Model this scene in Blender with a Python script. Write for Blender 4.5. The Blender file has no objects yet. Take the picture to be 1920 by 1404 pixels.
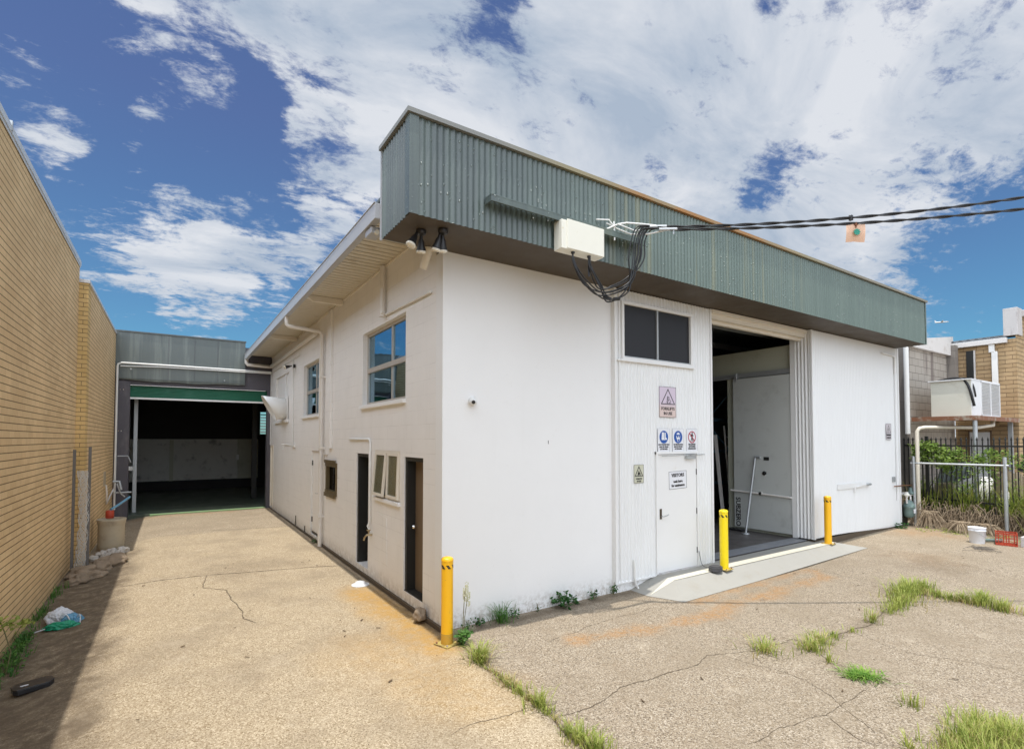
import bpy, bmesh, math, random
from mathutils import Vector, Matrix, noise as mn
R = math.radians
random.seed(7)
S = bpy.context.scene
COL = S.collection
PI = math.pi

# ------------------------------------------------------------------ camera
F, CX, W = 967.0, 960.0, 1920.0
PITCH = R(1.8); YAW = math.atan2(637, 967)
cd = bpy.data.cameras.new('camera'); cam = bpy.data.objects.new('camera', cd); COL.objects.link(cam)
fw0 = Vector((math.sin(YAW), math.cos(YAW), 0)); rt = Vector((math.cos(YAW), -math.sin(YAW), 0)); up0 = Vector((0, 0, 1))
fwd = fw0*math.cos(PITCH)+up0*math.sin(PITCH); upv = up0*math.cos(PITCH)-fw0*math.sin(PITCH)
m = Matrix((rt, upv, -fwd)).transposed().to_4x4(); m.translation = Vector((-2.864, -5.957, 2.2))
cam.matrix_world = m
cd.sensor_width = 36; cd.lens = F/W*36; cd.shift_y = 0.0472
cd.clip_start = 0.05; cd.clip_end = 5000
S.camera = cam
S.view_settings.view_transform = 'Standard'; S.view_settings.look = 'None'
S.view_settings.exposure = -0.04; S.view_settings.gamma = 1.0; S.view_settings.use_curve_mapping = False

# ------------------------------------------------------------------ sun and sky
SUNV = Vector((-.137, -.118, 1)).normalized()
sl = bpy.data.lights.new('sun', 'SUN'); sl.energy = 4.0; sl.angle = R(.5); sl.color = (1, .95, .87)
so = bpy.data.objects.new('sun', sl); COL.objects.link(so)
so.rotation_euler = SUNV.to_track_quat('Z', 'Y').to_euler()

wd = bpy.data.worlds.new('World'); S.world = wd; wd.use_nodes = True
nt = wd.node_tree; nt.nodes.clear()
def N(t, **k):
    n = nt.nodes.new(t)
    for a, b in k.items(): setattr(n, a, b)
    return n
def val(n, i, v): n.inputs[i].default_value = v
def L(a, b): nt.links.new(a, b)
def math_(op, a, b=None, c=None, clamp=False):
    n = N('ShaderNodeMath', operation=op); n.use_clamp = clamp
    for i, x in enumerate((a, b, c)):
        if x is None: continue
        if isinstance(x, (int, float)): n.inputs[i].default_value = x
        else: L(x, n.inputs[i])
    return n.outputs[0]
sky = N('ShaderNodeTexSky', sky_type='NISHITA'); sky.sun_disc = False
sky.sun_elevation = math.asin(SUNV.z); sky.sun_rotation = math.atan2(SUNV.x, SUNV.y)
sky.air_density = 1.0; sky.dust_density = .6; sky.ozone_density = 2.5
tc = N('ShaderNodeTexCoord'); D = tc.outputs['Generated']
sep = N('ShaderNodeSeparateXYZ'); L(D, sep.inputs[0])
zz = math_('MAXIMUM', math_('ADD', sep.outputs[2], .16), .05)
cmb = N('ShaderNodeCombineXYZ'); L(math_('DIVIDE', sep.outputs[0], zz), cmb.inputs[0]); L(math_('DIVIDE', sep.outputs[1], zz), cmb.inputs[1])
def nz(scale, det, rough, dist=0, vec=None, off=0):
    n = N('ShaderNodeTexNoise'); n.noise_dimensions = '3D'
    val(n, 'Scale', scale); val(n, 'Detail', det); val(n, 'Roughness', rough); val(n, 'Distortion', dist)
    mp = N('ShaderNodeMapping'); val(mp, 'Location', (off, off*.7, off)); val(mp, 'Rotation', (0, 0, .5)); val(mp, 'Scale', (1, 1.5, 1))
    L(vec or cmb.outputs[0], mp.inputs[0]); L(mp.outputs[0], n.inputs['Vector']); return n.outputs[0]
fb = nz(4.2, 10, .66, .5, off=3.1)
fb3 = nz(15, 8, .7, .3, off=5.7)
fb2 = nz(1.7, 7, .6, .6, off=8.3)
# where clouds gather in the sky: directions, cosine of angular radius, amount
BL = [(0.4623,0.6411,0.6126,0.95943,1.0),(0.7338,0.4361,0.5209,0.95273,1.1),(0.8881,0.2523,0.3843,0.96628,1.1),(0.2349,0.7497,0.6187,0.99104,0.75),(0.9176,0.3149,0.2427,0.98686,.8),(0.7131,0.5927,0.3743,0.95802,1.0),(0.377,0.729,0.5713,0.99303,0.4),(0.2146,0.8783,0.4271,0.99688,0.42),(0.16,.86,.48,.995,-.35),(-.06,.87,.50,.99,-.25),(0.2392,0.8569,0.4566,0.99877,0.4),(-0.0407,0.959,0.2806,0.99833,0.62),(0.0292,0.963,0.268,0.99754,0.62),(0.1204,0.9495,0.2897,0.99717,0.5),(0.1955,0.923,0.3315,0.99816,0.4),(0.0727,0.9489,0.3071,0.99885,0.4),(-0.1577,0.8993,0.4078,0.99959,0.3),(-0.1338,0.8973,0.4207,0.99965,0.3),(-0.032,0.8849,0.4646,0.99972,0.5),(0.0347,0.8569,0.5143,0.99956,0.3),(0.1622,0.8412,0.5158,0.99915,0.6),(0.1527,0.8835,0.4429,0.99906,0.55),(0.0249,0.8091,0.5872,0.99574,0.42),(-0.035,0.8153,0.578,0.9994,0.3),(0.0276,0.8989,0.4373,0.99977,0.5),(-0.0413,0.9062,0.4208,0.9998,0.45),(0.0273,0.9408,0.3378,0.99963,0.4),(0.2113,0.8988,0.3841,0.99942,0.5),(-0.1782,0.867,0.4653,0.99987,0.3),(0.002,0.982,0.1888,0.99976,0.4),(0.0614,0.9801,0.1888,0.99959,0.4),(0.9539,0.2644,0.1418,0.99818,0.25),
(0.7886,0.4529,0.416,0.9993,-.62),(0.4006,0.6524,0.6434,0.9990,-0.40),(0.958,0.18,0.225,0.993,-1.25),(0.665,0.5733,0.4787,0.99984,-0.5),(0.8902,0.2471,0.3826,0.99988,-0.45),(0.3758,0.6581,0.6524,0.9993,-0.3),(0.6876,0.3909,0.6118,0.99968,-0.5),
(0,-.9,.43,.35,1.0),(.7,-.6,.4,.6,1.0),(-.8,-.2,.5,.55,1.0),(-.2,-.1,.97,.85,.8)]  # added out-of-view clouds, put here to light the shaded walls
acc = neg = None
wv = N('ShaderNodeTexNoise'); val(wv, 'Scale', 7.0); val(wv, 'Detail', 8.0); val(wv, 'Roughness', .62); L(D, wv.inputs['Vector'])
wsub = N('ShaderNodeVectorMath', operation='SUBTRACT'); L(wv.outputs['Color'], wsub.inputs[0]); wsub.inputs[1].default_value = (.5, .5, .5)
wsc = N('ShaderNodeVectorMath', operation='SCALE'); L(wsub.outputs[0], wsc.inputs[0]); wsc.inputs['Scale'].default_value = .13
wad = N('ShaderNodeVectorMath', operation='ADD'); L(D, wad.inputs[0]); L(wsc.outputs[0], wad.inputs[1])
wno = N('ShaderNodeVectorMath', operation='NORMALIZE'); L(wad.outputs[0], wno.inputs[0]); DW = wno.outputs[0]
for x, y, z, c, a in BL:
    vm = N('ShaderNodeVectorMath', operation='DOT_PRODUCT'); L(DW, vm.inputs[0]); vm.inputs[1].default_value = Vector((x, y, z)).normalized()
    mr = N('ShaderNodeMapRange', interpolation_type='SMOOTHSTEP'); L(vm.outputs['Value'], mr.inputs[0])
    w = 1-c
    mr.interpolation_type = 'LINEAR'; mr.inputs[1].default_value = 1-w*2.4; mr.inputs[2].default_value = 1 if w < .02 else 1-w*.35; mr.inputs[3].default_value = 0; mr.inputs[4].default_value = a
    if a > 0: acc = mr.outputs[0] if acc is None else math_('ADD', acc, mr.outputs[0])
    else: neg = mr.outputs[0] if neg is None else math_('ADD', neg, mr.outputs[0])
accp = math_('ADD', math_('MINIMUM', acc, 1.0), neg)
dens = math_('ADD', math_('ADD', math_('MULTIPLY', math_('SUBTRACT', fb, .5), 3.6), math_('MULTIPLY', math_('SUBTRACT', fb3, .5), 2.6)), math_('MULTIPLY', math_('SUBTRACT', accp, .52), 1.6))
cov = N('ShaderNodeMapRange', interpolation_type='SMOOTHSTEP'); L(dens, cov.inputs[0]); cov.inputs[1].default_value = -.35; cov.inputs[2].default_value = .65
covf = math_('MULTIPLY', cov.outputs[0], .97)
# cloud tone
cr = N('ShaderNodeMix', data_type='RGBA'); cr.inputs[6].default_value = (.50, .57, .69, 1); cr.inputs[7].default_value = (.90, .89, .93, 1)
crf = N('ShaderNodeMapRange'); L(fb2, crf.inputs[0]); crf.inputs[1].default_value = .36; crf.inputs[2].default_value = .60; L(crf.outputs[0], cr.inputs[0])
# unseen clouds left of and behind the view, brightened to fill the shaded walls
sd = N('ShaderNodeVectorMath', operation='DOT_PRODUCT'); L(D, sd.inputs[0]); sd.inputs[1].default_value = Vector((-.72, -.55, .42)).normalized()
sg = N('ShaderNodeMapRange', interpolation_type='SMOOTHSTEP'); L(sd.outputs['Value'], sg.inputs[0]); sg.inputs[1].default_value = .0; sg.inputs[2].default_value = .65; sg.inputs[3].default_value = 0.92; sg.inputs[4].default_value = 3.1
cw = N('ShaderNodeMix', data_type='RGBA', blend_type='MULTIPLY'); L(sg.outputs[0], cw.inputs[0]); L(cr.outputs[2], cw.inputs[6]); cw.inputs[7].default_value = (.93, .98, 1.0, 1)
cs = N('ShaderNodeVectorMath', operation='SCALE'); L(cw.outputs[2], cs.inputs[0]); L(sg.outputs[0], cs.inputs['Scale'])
tint = N('ShaderNodeMix', data_type='RGBA', blend_type='MULTIPLY'); tint.inputs[0].default_value = 1
L(sky.outputs[0], tint.inputs[6])
tr = N('ShaderNodeValToRGB'); L(sep.outputs[2], tr.inputs[0])
tr.color_ramp.elements[0].position = .1; tr.color_ramp.elements[0].color = (.50, .98, 1.12, 1)
tr.color_ramp.elements[1].position = .5; tr.color_ramp.elements[1].color = (.80, .84, 1.06, 1)
L(tr.outputs[0], tint.inputs[7])
ss = N('ShaderNodeVectorMath', operation='SCALE'); L(tint.outputs[2], ss.inputs[0]); ss.inputs['Scale'].default_value = 1.0
# world background runs at 0.1; cloud radiance is written relative to that
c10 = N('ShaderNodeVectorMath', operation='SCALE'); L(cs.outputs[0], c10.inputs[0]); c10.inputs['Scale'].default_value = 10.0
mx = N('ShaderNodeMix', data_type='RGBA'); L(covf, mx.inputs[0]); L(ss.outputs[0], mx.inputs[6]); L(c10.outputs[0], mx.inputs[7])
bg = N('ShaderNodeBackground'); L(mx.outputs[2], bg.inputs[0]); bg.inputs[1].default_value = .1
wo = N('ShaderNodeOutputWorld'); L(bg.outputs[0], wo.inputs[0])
try: S.cycles.use_denoising = True
except Exception: pass
S.cycles.max_bounces = 8; S.cycles.diffuse_bounces = 7; S.cycles.transparent_max_bounces = 12

# ------------------------------------------------------------------ materials
class NT:
    def __init__(s, name):
        s.m = bpy.data.materials.new(name); s.m.use_nodes = True; s.t = s.m.node_tree; s.t.nodes.clear()
        s.out = s.t.nodes.new('ShaderNodeOutputMaterial'); s.b = s.t.nodes.new('ShaderNodeBsdfPrincipled')
        s.t.links.new(s.b.outputs[0], s.out.inputs[0])
        s.pos = s.t.nodes.new('ShaderNodeNewGeometry').outputs['Position']
    def n(s, t, **k):
        n = s.t.nodes.new(t)
        for a, b in k.items(): setattr(n, a, b)
        return n
    def l(s, a, b): s.t.links.new(a, b)
    def set(s, sock, v):
        if isinstance(v, bpy.types.NodeSocket): s.l(v, sock)
        else: sock.default_value = v
    def math(s, op, a, b=None, c=None, clamp=False):
        n = s.n('ShaderNodeMath', operation=op); n.use_clamp = clamp
        for i, x in enumerate((a, b, c)):
            if x is not None: s.set(n.inputs[i], x)
        return n.outputs[0]
    def noise(s, scale, det=4, rough=.55, stretch=(1, 1, 1), off=(0, 0, 0), dist=0, vec=None):
        mp = s.n('ShaderNodeMapping'); mp.inputs['Scale'].default_value = stretch; mp.inputs['Location'].default_value = off
        s.l(vec or s.pos, mp.inputs[0]); n = s.n('ShaderNodeTexNoise'); s.l(mp.outputs[0], n.inputs['Vector'])
        n.inputs['Scale'].default_value = scale; n.inputs['Detail'].default_value = det; n.inputs['Roughness'].default_value = rough; n.inputs['Distortion'].default_value = dist
        return n
    def voro(s, scale, feature='F1', stretch=(1, 1, 1)):
        mp = s.n('ShaderNodeMapping'); mp.inputs['Scale'].default_value = stretch
        s.l(s.pos, mp.inputs[0]); n = s.n('ShaderNodeTexVoronoi', feature=feature); s.l(mp.outputs[0], n.inputs['Vector']); n.inputs['Scale'].default_value = scale
        return n
    def ramp(s, x, lo, hi, a=0., b=1., smooth=True):
        n = s.n('ShaderNodeMapRange', interpolation_type='SMOOTHSTEP' if smooth else 'LINEAR'); s.set(n.inputs[0], x)
        for i, v in ((1, lo), (2, hi), (3, a), (4, b)): n.inputs[i].default_value = v
        return n.outputs[0]
    def mix(s, f, a, b, mode='MIX'):
        n = s.n('ShaderNodeMix', data_type='RGBA', blend_type=mode); s.set(n.inputs[0], f)
        for i, v in ((6, a), (7, b)):
            if isinstance(v, bpy.types.NodeSocket): s.l(v, n.inputs[i])
            else: n.inputs[i].default_value = (*v, 1) if len(v) == 3 else v
        return n.outputs[2]
    def bump(s, h, strength=.3, dist=.01, nrm=None):
        n = s.n('ShaderNodeBump'); s.set(n.inputs['Height'], h); n.inputs['Strength'].default_value = strength; n.inputs['Distance'].default_value = dist
        if nrm is not None: s.l(nrm, n.inputs['Normal'])
        return n.outputs[0]
    def fin(s, col=None, rough=None, nrm=None, metal=None, spec=None):
        if col is not None:
            if isinstance(col, bpy.types.NodeSocket): s.l(col, s.b.inputs['Base Color'])
            else: s.b.inputs['Base Color'].default_value = (*col, 1)
        if rough is not None: s.set(s.b.inputs['Roughness'], rough)
        if nrm is not None: s.l(nrm, s.b.inputs['Normal'])
        if metal is not None: s.b.inputs['Metallic'].default_value = metal
        if spec is not None: s.b.inputs['Specular IOR Level'].default_value = spec
        return s.m
def mul(c, k): return tuple(x*k for x in c)
def M(name, col, rough=.6, var=.12, scale=4, bump=.12, bscale=60, metal=0, spec=.4, dirt=None, stretch=(1, 1, 1), dscale=2.5, dlo=.52, dhi=.75):
    s = NT(name); n = s.noise(scale, 5, .6, stretch)
    c = s.mix(n.outputs[0], mul(col, 1-var), mul(col, 1+var))
    if dirt: c = s.mix(s.ramp(s.noise(dscale, 7, .65, stretch, (5, 2, 1)).outputs[0], dlo, dhi, 0, .85), c, dirt)
    nr = s.bump(s.noise(bscale, 3, .6).outputs[0], bump, .004)
    return s.fin(c, s.ramp(n.outputs[0], .3, .7, max(.03, rough-.08), rough+.08), nr, metal, spec)

def brick_mat(name, axis, c1, c2, cm, jv=.5, course=.0885, bw=.245):
    s = NT(name); sp = s.n('ShaderNodeSeparateXYZ'); s.l(s.pos, sp.inputs[0])
    cb = s.n('ShaderNodeCombineXYZ'); s.l(sp.outputs[1 if axis == 'x' else 0], cb.inputs[0]); s.l(sp.outputs[2], cb.inputs[1])
    def br(ms, sm, c1=(0, 0, 0), c2=(1, 1, 1)):
        b = s.n('ShaderNodeTexBrick'); s.l(cb.outputs[0], b.inputs[0]); b.offset = .5
        b.inputs['Scale'].default_value = 1; b.inputs['Brick Width'].default_value = bw; b.inputs['Row Height'].default_value = course
        b.inputs['Mortar Size'].default_value = ms; b.inputs['Mortar Smooth'].default_value = sm; b.inputs['Bias'].default_value = 0
        b.inputs['Color1'].default_value = (*c1, 1); b.inputs['Color2'].default_value = (*c2, 1); b.inputs['Mortar'].default_value = (.5, .5, .5, 1)
        return b
    b = br(.0045, .25); tone = s.ramp(b.outputs['Color'], 0, 1, 0, 1, False)
    col = s.mix(tone, c1, c2)
    fine = s.noise(90, 4, .7, (1, 1, .3)).outputs[0]; big = s.noise(.9, 6, .6).outputs[0]
    col = s.mix(s.ramp(fine, .3, .7, 0, .35), col, mul(c1, .72))
    col = s.mix(s.ramp(big, .42, .68, 0, .32), col, mul(c2, 1.25))
    fr = s.math('FRACT', s.math('DIVIDE', sp.outputs[2], course))
    d = s.math('MINIMUM', fr, s.math('SUBTRACT', 1.0, fr))
    wob = s.math('MULTIPLY', s.noise(14, 2, .5).outputs[0], .03)
    hl = s.ramp(s.math('ADD', d, wob), .055, .095, 1, 0)
    vj = s.math('MULTIPLY', b.outputs['Fac'], jv)
    joint = s.math('MAXIMUM', hl, vj, clamp=True)
    col = s.mix(joint, col, cm)
    nr = s.bump(s.math('SUBTRACT', s.math('MULTIPLY', fine, .12), joint), .6, .008)
    return s.fin(col, .85, nr, 0, .2)

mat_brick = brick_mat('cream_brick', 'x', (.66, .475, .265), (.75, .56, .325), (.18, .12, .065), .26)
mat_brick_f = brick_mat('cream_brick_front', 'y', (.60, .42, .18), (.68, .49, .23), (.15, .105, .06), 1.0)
mat_nbrick = brick_mat('yellow_brick', 'x', (.38, .26, .14), (.49, .35, .20), (.08, .055, .035), 1.0, .13, .34)
mat_nbrick_f = brick_mat('yellow_brick_front', 'y', (.40, .28, .15), (.50, .36, .21), (.09, .065, .04), 1.0, .13, .34)

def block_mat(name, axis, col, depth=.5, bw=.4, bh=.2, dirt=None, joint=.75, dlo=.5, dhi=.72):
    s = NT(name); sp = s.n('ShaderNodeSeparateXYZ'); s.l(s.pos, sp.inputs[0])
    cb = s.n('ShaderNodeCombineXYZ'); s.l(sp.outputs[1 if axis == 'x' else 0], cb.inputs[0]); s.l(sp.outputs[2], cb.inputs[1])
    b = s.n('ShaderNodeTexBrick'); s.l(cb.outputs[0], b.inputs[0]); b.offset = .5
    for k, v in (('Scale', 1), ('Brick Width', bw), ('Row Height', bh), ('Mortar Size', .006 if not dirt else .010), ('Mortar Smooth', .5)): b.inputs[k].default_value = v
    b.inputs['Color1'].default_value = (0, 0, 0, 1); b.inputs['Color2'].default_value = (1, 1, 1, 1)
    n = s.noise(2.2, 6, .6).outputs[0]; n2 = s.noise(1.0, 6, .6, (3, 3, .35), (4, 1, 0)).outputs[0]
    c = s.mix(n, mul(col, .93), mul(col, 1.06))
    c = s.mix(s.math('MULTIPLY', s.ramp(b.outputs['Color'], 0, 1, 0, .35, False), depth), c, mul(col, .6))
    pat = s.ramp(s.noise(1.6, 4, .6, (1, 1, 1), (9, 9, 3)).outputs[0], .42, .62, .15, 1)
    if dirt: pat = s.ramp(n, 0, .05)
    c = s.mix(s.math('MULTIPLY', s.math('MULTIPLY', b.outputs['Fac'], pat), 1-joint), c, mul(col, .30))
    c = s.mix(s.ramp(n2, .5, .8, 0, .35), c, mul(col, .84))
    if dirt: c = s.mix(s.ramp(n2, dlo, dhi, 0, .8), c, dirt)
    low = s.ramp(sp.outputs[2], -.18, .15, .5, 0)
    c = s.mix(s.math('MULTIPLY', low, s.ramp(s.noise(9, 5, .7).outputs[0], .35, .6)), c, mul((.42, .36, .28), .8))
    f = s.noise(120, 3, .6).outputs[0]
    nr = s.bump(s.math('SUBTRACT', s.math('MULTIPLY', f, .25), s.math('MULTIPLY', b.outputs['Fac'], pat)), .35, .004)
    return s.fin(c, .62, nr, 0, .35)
mat_side = block_mat('painted_block', 'x', (.80, .785, .765), .05, joint=.80)
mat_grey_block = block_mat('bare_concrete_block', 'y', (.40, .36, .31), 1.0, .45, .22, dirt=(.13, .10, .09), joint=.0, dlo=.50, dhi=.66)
mat_block_shade = block_mat('bare_concrete_block_shaded', 'x', (.20, .18, .16), .9, .45, .22, joint=.2)  # shaded copy of the bare block: shade put into its darker colour
def render_mat():
    s = NT('white_render'); sp = s.n('ShaderNodeSeparateXYZ'); s.l(s.pos, sp.inputs[0]); col = (.80, .80, .795)
    n = s.noise(1.3, 6, .6).outputs[0]; c = s.mix(n, mul(col, .96), mul(col, 1.03))
    st = s.noise(1.0, 7, .65, (5, 5, .25), (2, 8, 1)).outputs[0]
    c = s.mix(s.ramp(st, .55, .80, 0, .22), c, (.70, .69, .66))
    c = s.mix(s.ramp(s.noise(5.5, 6, .7, off=(1, 5, 3)).outputs[0], .60, .80, 0, .35), c, (.68, .67, .65))
    sp_ = s.math('MULTIPLY', s.ramp(sp.outputs[2], -.22, .12, 1, 0), s.ramp(s.noise(13, 6, .75, off=(4, 5, 3)).outputs[0], .42, .62))
    c = s.mix(s.math('MULTIPLY', sp_, .75), c, (.33, .28, .22))
    c = s.mix(s.ramp(s.voro(9).outputs['Distance'], .035, .05, .35, 0), c, (.45, .43, .40))
    h = s.math('ADD', s.math('MULTIPLY', s.noise(45, 3, .6).outputs[0], .5), s.math('MULTIPLY', s.noise(3, 4, .5, off=(7, 7, 7)).outputs[0], 2.2))
    return s.fin(c, .6, s.bump(h, .35, .006), 0, .35)
mat_render = render_mat()
mat_white = M('white_paint', (.78, .78, .77), .45, .03, 3, .06, 80, dirt=(.62, .60, .55), dscale=4, dlo=.62, dhi=.85)
mat_sheet = M('white_sheet', (.76, .765, .76), .42, .03, 2.5, .05, 60, dirt=(.62, .61, .57), dscale=3, dlo=.6, dhi=.85, stretch=(2, 2, .4))
mat_cream = M('cream_paint', (.72, .67, .58), .55, .05, 3, .1, 60, dirt=(.5, .42, .3), dscale=3, dlo=.6, dhi=.85)
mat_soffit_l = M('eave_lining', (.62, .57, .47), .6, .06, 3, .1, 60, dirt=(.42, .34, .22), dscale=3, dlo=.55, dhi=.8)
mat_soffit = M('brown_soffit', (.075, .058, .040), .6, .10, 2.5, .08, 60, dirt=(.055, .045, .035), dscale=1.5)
mat_metal = M('galvanised', (.45, .47, .48), .42, .12, 10, .08, 90, metal=.5)
mat_alu = M('aluminium', (.55, .51, .46), .4, .08, 10, .05, 90, metal=.4)
mat_gutter = M('gutter_paint', (.40, .41, .43), .38, .06, 6, .05, 90, spec=.5)
mat_black = M('black_plastic', (.018, .018, .02), .4, .2, 8, .1, 90, spec=.5)
mat_cable = M('black_cable', (.012, .012, .013), .35, .2, 20, .1, 200, spec=.5)
mat_dark = M('dark_frame', (.02, .02, .018), .5, .2, 8, .05, 60)
mat_brown = M('brown_door', (.165, .115, .07), .5, .12, 3, .08, 60, stretch=(1, 1, .2))
mat_browna = M('bronze_frame', (.15, .115, .06), .4, .15, 8, .05, 60, metal=.3)
mat_purple = M('grey_purple_steel', (.085, .08, .095), .5, .15, 3, .08, 40, dirt=(.15, .14, .15), stretch=(1, 1, .3))
mat_zinc = M('weathered_sheet', (.105, .125, .12), .4, .12, 2.0, .12, 8, spec=.5, dirt=(.17, .195, .18), stretch=(3, 1, .15), dscale=1.5, dlo=.48, dhi=.66)
mat_green = M('green_roller', (.012, .115, .065), .4, .15, 4, .08, 60, dirt=(.03, .14, .09))
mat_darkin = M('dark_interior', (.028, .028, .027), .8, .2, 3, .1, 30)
mat_darkin2 = M('interior_wall', (.16, .165, .155), .7, .15, 2, .1, 30, dirt=(.08, .085, .08))
mat_floor = M('interior_floor', (.080, .072, .070), .45, .25, 2.5, .15, 60, dirt=(.14, .13, .125), dscale=1.8, spec=.5)
mat_coolp = M('cool_panel', (.46, .47, .38), .45, .05, 1.5, .04, 60, dirt=(.34, .34, .25), dscale=1.5)
mat_leaf_d = M('door_leaf', (.52, .54, .52), .42, .05, 1.5, .04, 60, dirt=(.40, .41, .39), dscale=2.2)
mat_ramp = M('ramp_concrete', (.32, .31, .28), .7, .07, 5, .2, 130, dirt=(.30, .28, .24), dscale=3, dlo=.5, dhi=.75)
mat_line = M('cream_line', (.60, .57, .47), .6, .06, 12, .1, 90, dirt=(.5, .46, .38), dscale=9, dlo=.6, dhi=.8)
mat_rusty = M('rusty_steel', (.34, .28, .22), .7, .2, 8, .2, 40, dirt=(.20, .065, .022), dscale=5, dlo=.34, dhi=.52, stretch=(1, 1, .6))
mat_rock = M('rock', (.26, .20, .14), .85, .3, 8, .6, 25, dirt=(.12, .09, .06))
mat_pale_rock = M('pale_rubble', (.48, .45, .41), .85, .2, 8, .5, 25, dirt=(.25, .2, .15))
mat_soil = M('soil', (.10, .075, .05), .9, .4, 6, .9, 20, dirt=(.05, .04, .025))
mat_signw = M('sign_white', (.74, .75, .78), .35, .03, 5, .02, 60)
mat_signbrd = M('sign_border', (.10, .09, .09), .4, .1, 5, .02, 60)
mat_blue = M('sign_blue', (.015, .09, .36), .35, .05, 5, .02, 60)
mat_red = M('sign_red', (.40, .015, .05), .35, .05, 5, .02, 60)
mat_ink = M('sign_ink', (.02, .018, .02), .4, .1, 5, .02, 60)
mat_paleye = M('pale_yellow_sign', (.56, .56, .44), .4, .05, 5, .02, 60)
mat_chrome = M('chrome', (.75, .75, .75), .15, .05, 5, .02, 60, metal=1)
mat_lamp = M('lamp_glass', (.72, .68, .58), .12, .1, 30, .3, 60, spec=.8)
mat_pvc = M('cream_pipe', (.72, .66, .55), .4, .05, 5, .03, 60, dirt=(.6, .5, .36), dscale=5, dlo=.6)
mat_pipew = M('white_pipe', (.76, .76, .74), .38, .04, 5, .03, 60)
mat_pipel = M('wall_coloured_pipe', (.72, .69, .65), .42, .04, 5, .03, 60)
mat_boxw = M('box_paint', (.78, .77, .68), .42, .03, 4, .05, 60, dirt=(.58, .52, .30), dscale=6, dlo=.58, dhi=.75)
mat_meter = M('meter_green', (.15, .215, .20), .45, .12, 6, .1, 60, dirt=(.25, .3, .28), dscale=8)
mat_copper = M('copper_pipe', (.30, .14, .07), .4, .2, 8, .05, 60, metal=.6)
mat_peach = M('peach_tag', (.72, .47, .33), .5, .05, 2, .0, 5)
mat_flower = M('green_print', (.02, .24, .17), .5, .05, 4, .03, 60)
mat_bucket = M('white_bucket', (.70, .71, .74), .4, .04, 5, .05, 60, dirt=(.5, .47, .42), dscale=6, dlo=.6)
mat_crate = M('red_crate', (.42, .055, .025), .5, .12, 6, .05, 60, dirt=(.30, .10, .06))
mat_drum = M('tan_plastic', (.42, .36, .26), .6, .12, 5, .1, 60, dirt=(.24, .19, .13))
mat_bagw = M('white_bag', (.60, .62, .66), .35, .1, 6, .3, 30)
mat_bagb = M('blue_bag', (.12, .30, .45), .35, .15, 6, .3, 30)
mat_bagg = M('green_bag', (.01, .26, .14), .35, .15, 6, .3, 30)
mat_tarp = M('white_tarp', (.62, .61, .60), .55, .08, 3, .4, 14)
mat_rack = M('blue_rack', (.10, .20, .28), .45, .1, 5, .05, 60)
mat_woodp = M('pale_timber', (.36, .29, .20), .75, .2, 6, .3, 30, dirt=(.16, .12, .08), stretch=(4, 4, .4))
mat_blind = M('blind_slat', (.34, .28, .19), .6, .08, 5, .05, 60)
mat_ac = M('unit_cream', (.62, .61, .53), .45, .04, 3, .05, 60, dirt=(.48, .45, .36), dscale=3)
mat_acw = M('unit_white', (.74, .75, .76), .4, .04, 3, .05, 60)
mat_fasc_w = M('pale_fascia', (.60, .58, .56), .55, .05, 3, .1, 60, dirt=(.42, .38, .34), dscale=2)
mat_conc = M('weathered_concrete', (.50, .48, .47), .8, .1, 3, .3, 40, dirt=(.25, .22, .22), dscale=2.5, stretch=(2, 2, .4), dlo=.5, dhi=.68)
def cap_mat():
    s = NT('cap_rust'); sp = s.n('ShaderNodeSeparateXYZ'); s.l(s.pos, sp.inputs[0]); n = s.noise(1.6, 6, .6, (1, 3, 3)).outputs[0]
    c = s.mix(s.ramp(sp.outputs[0], .0, 1.6), (.21, .215, .205), (.27, .24, .15))
    k = s.math('MULTIPLY', s.ramp(sp.outputs[0], 1.2, 3.4), s.ramp(sp.outputs[0], 5.2, 7.6, 1, 0))
    c = s.mix(s.math('MULTIPLY', k, s.ramp(n, .35, .6, .25, 1)), c, (.34, .16, .05)); c = s.mix(s.ramp(sp.outputs[0], 7, 9, 0, .6), c, (.20, .19, .17))
    return s.fin(c, .5, s.bump(n, .2, .004), 0, .4)
mat_cap = cap_mat()

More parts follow.
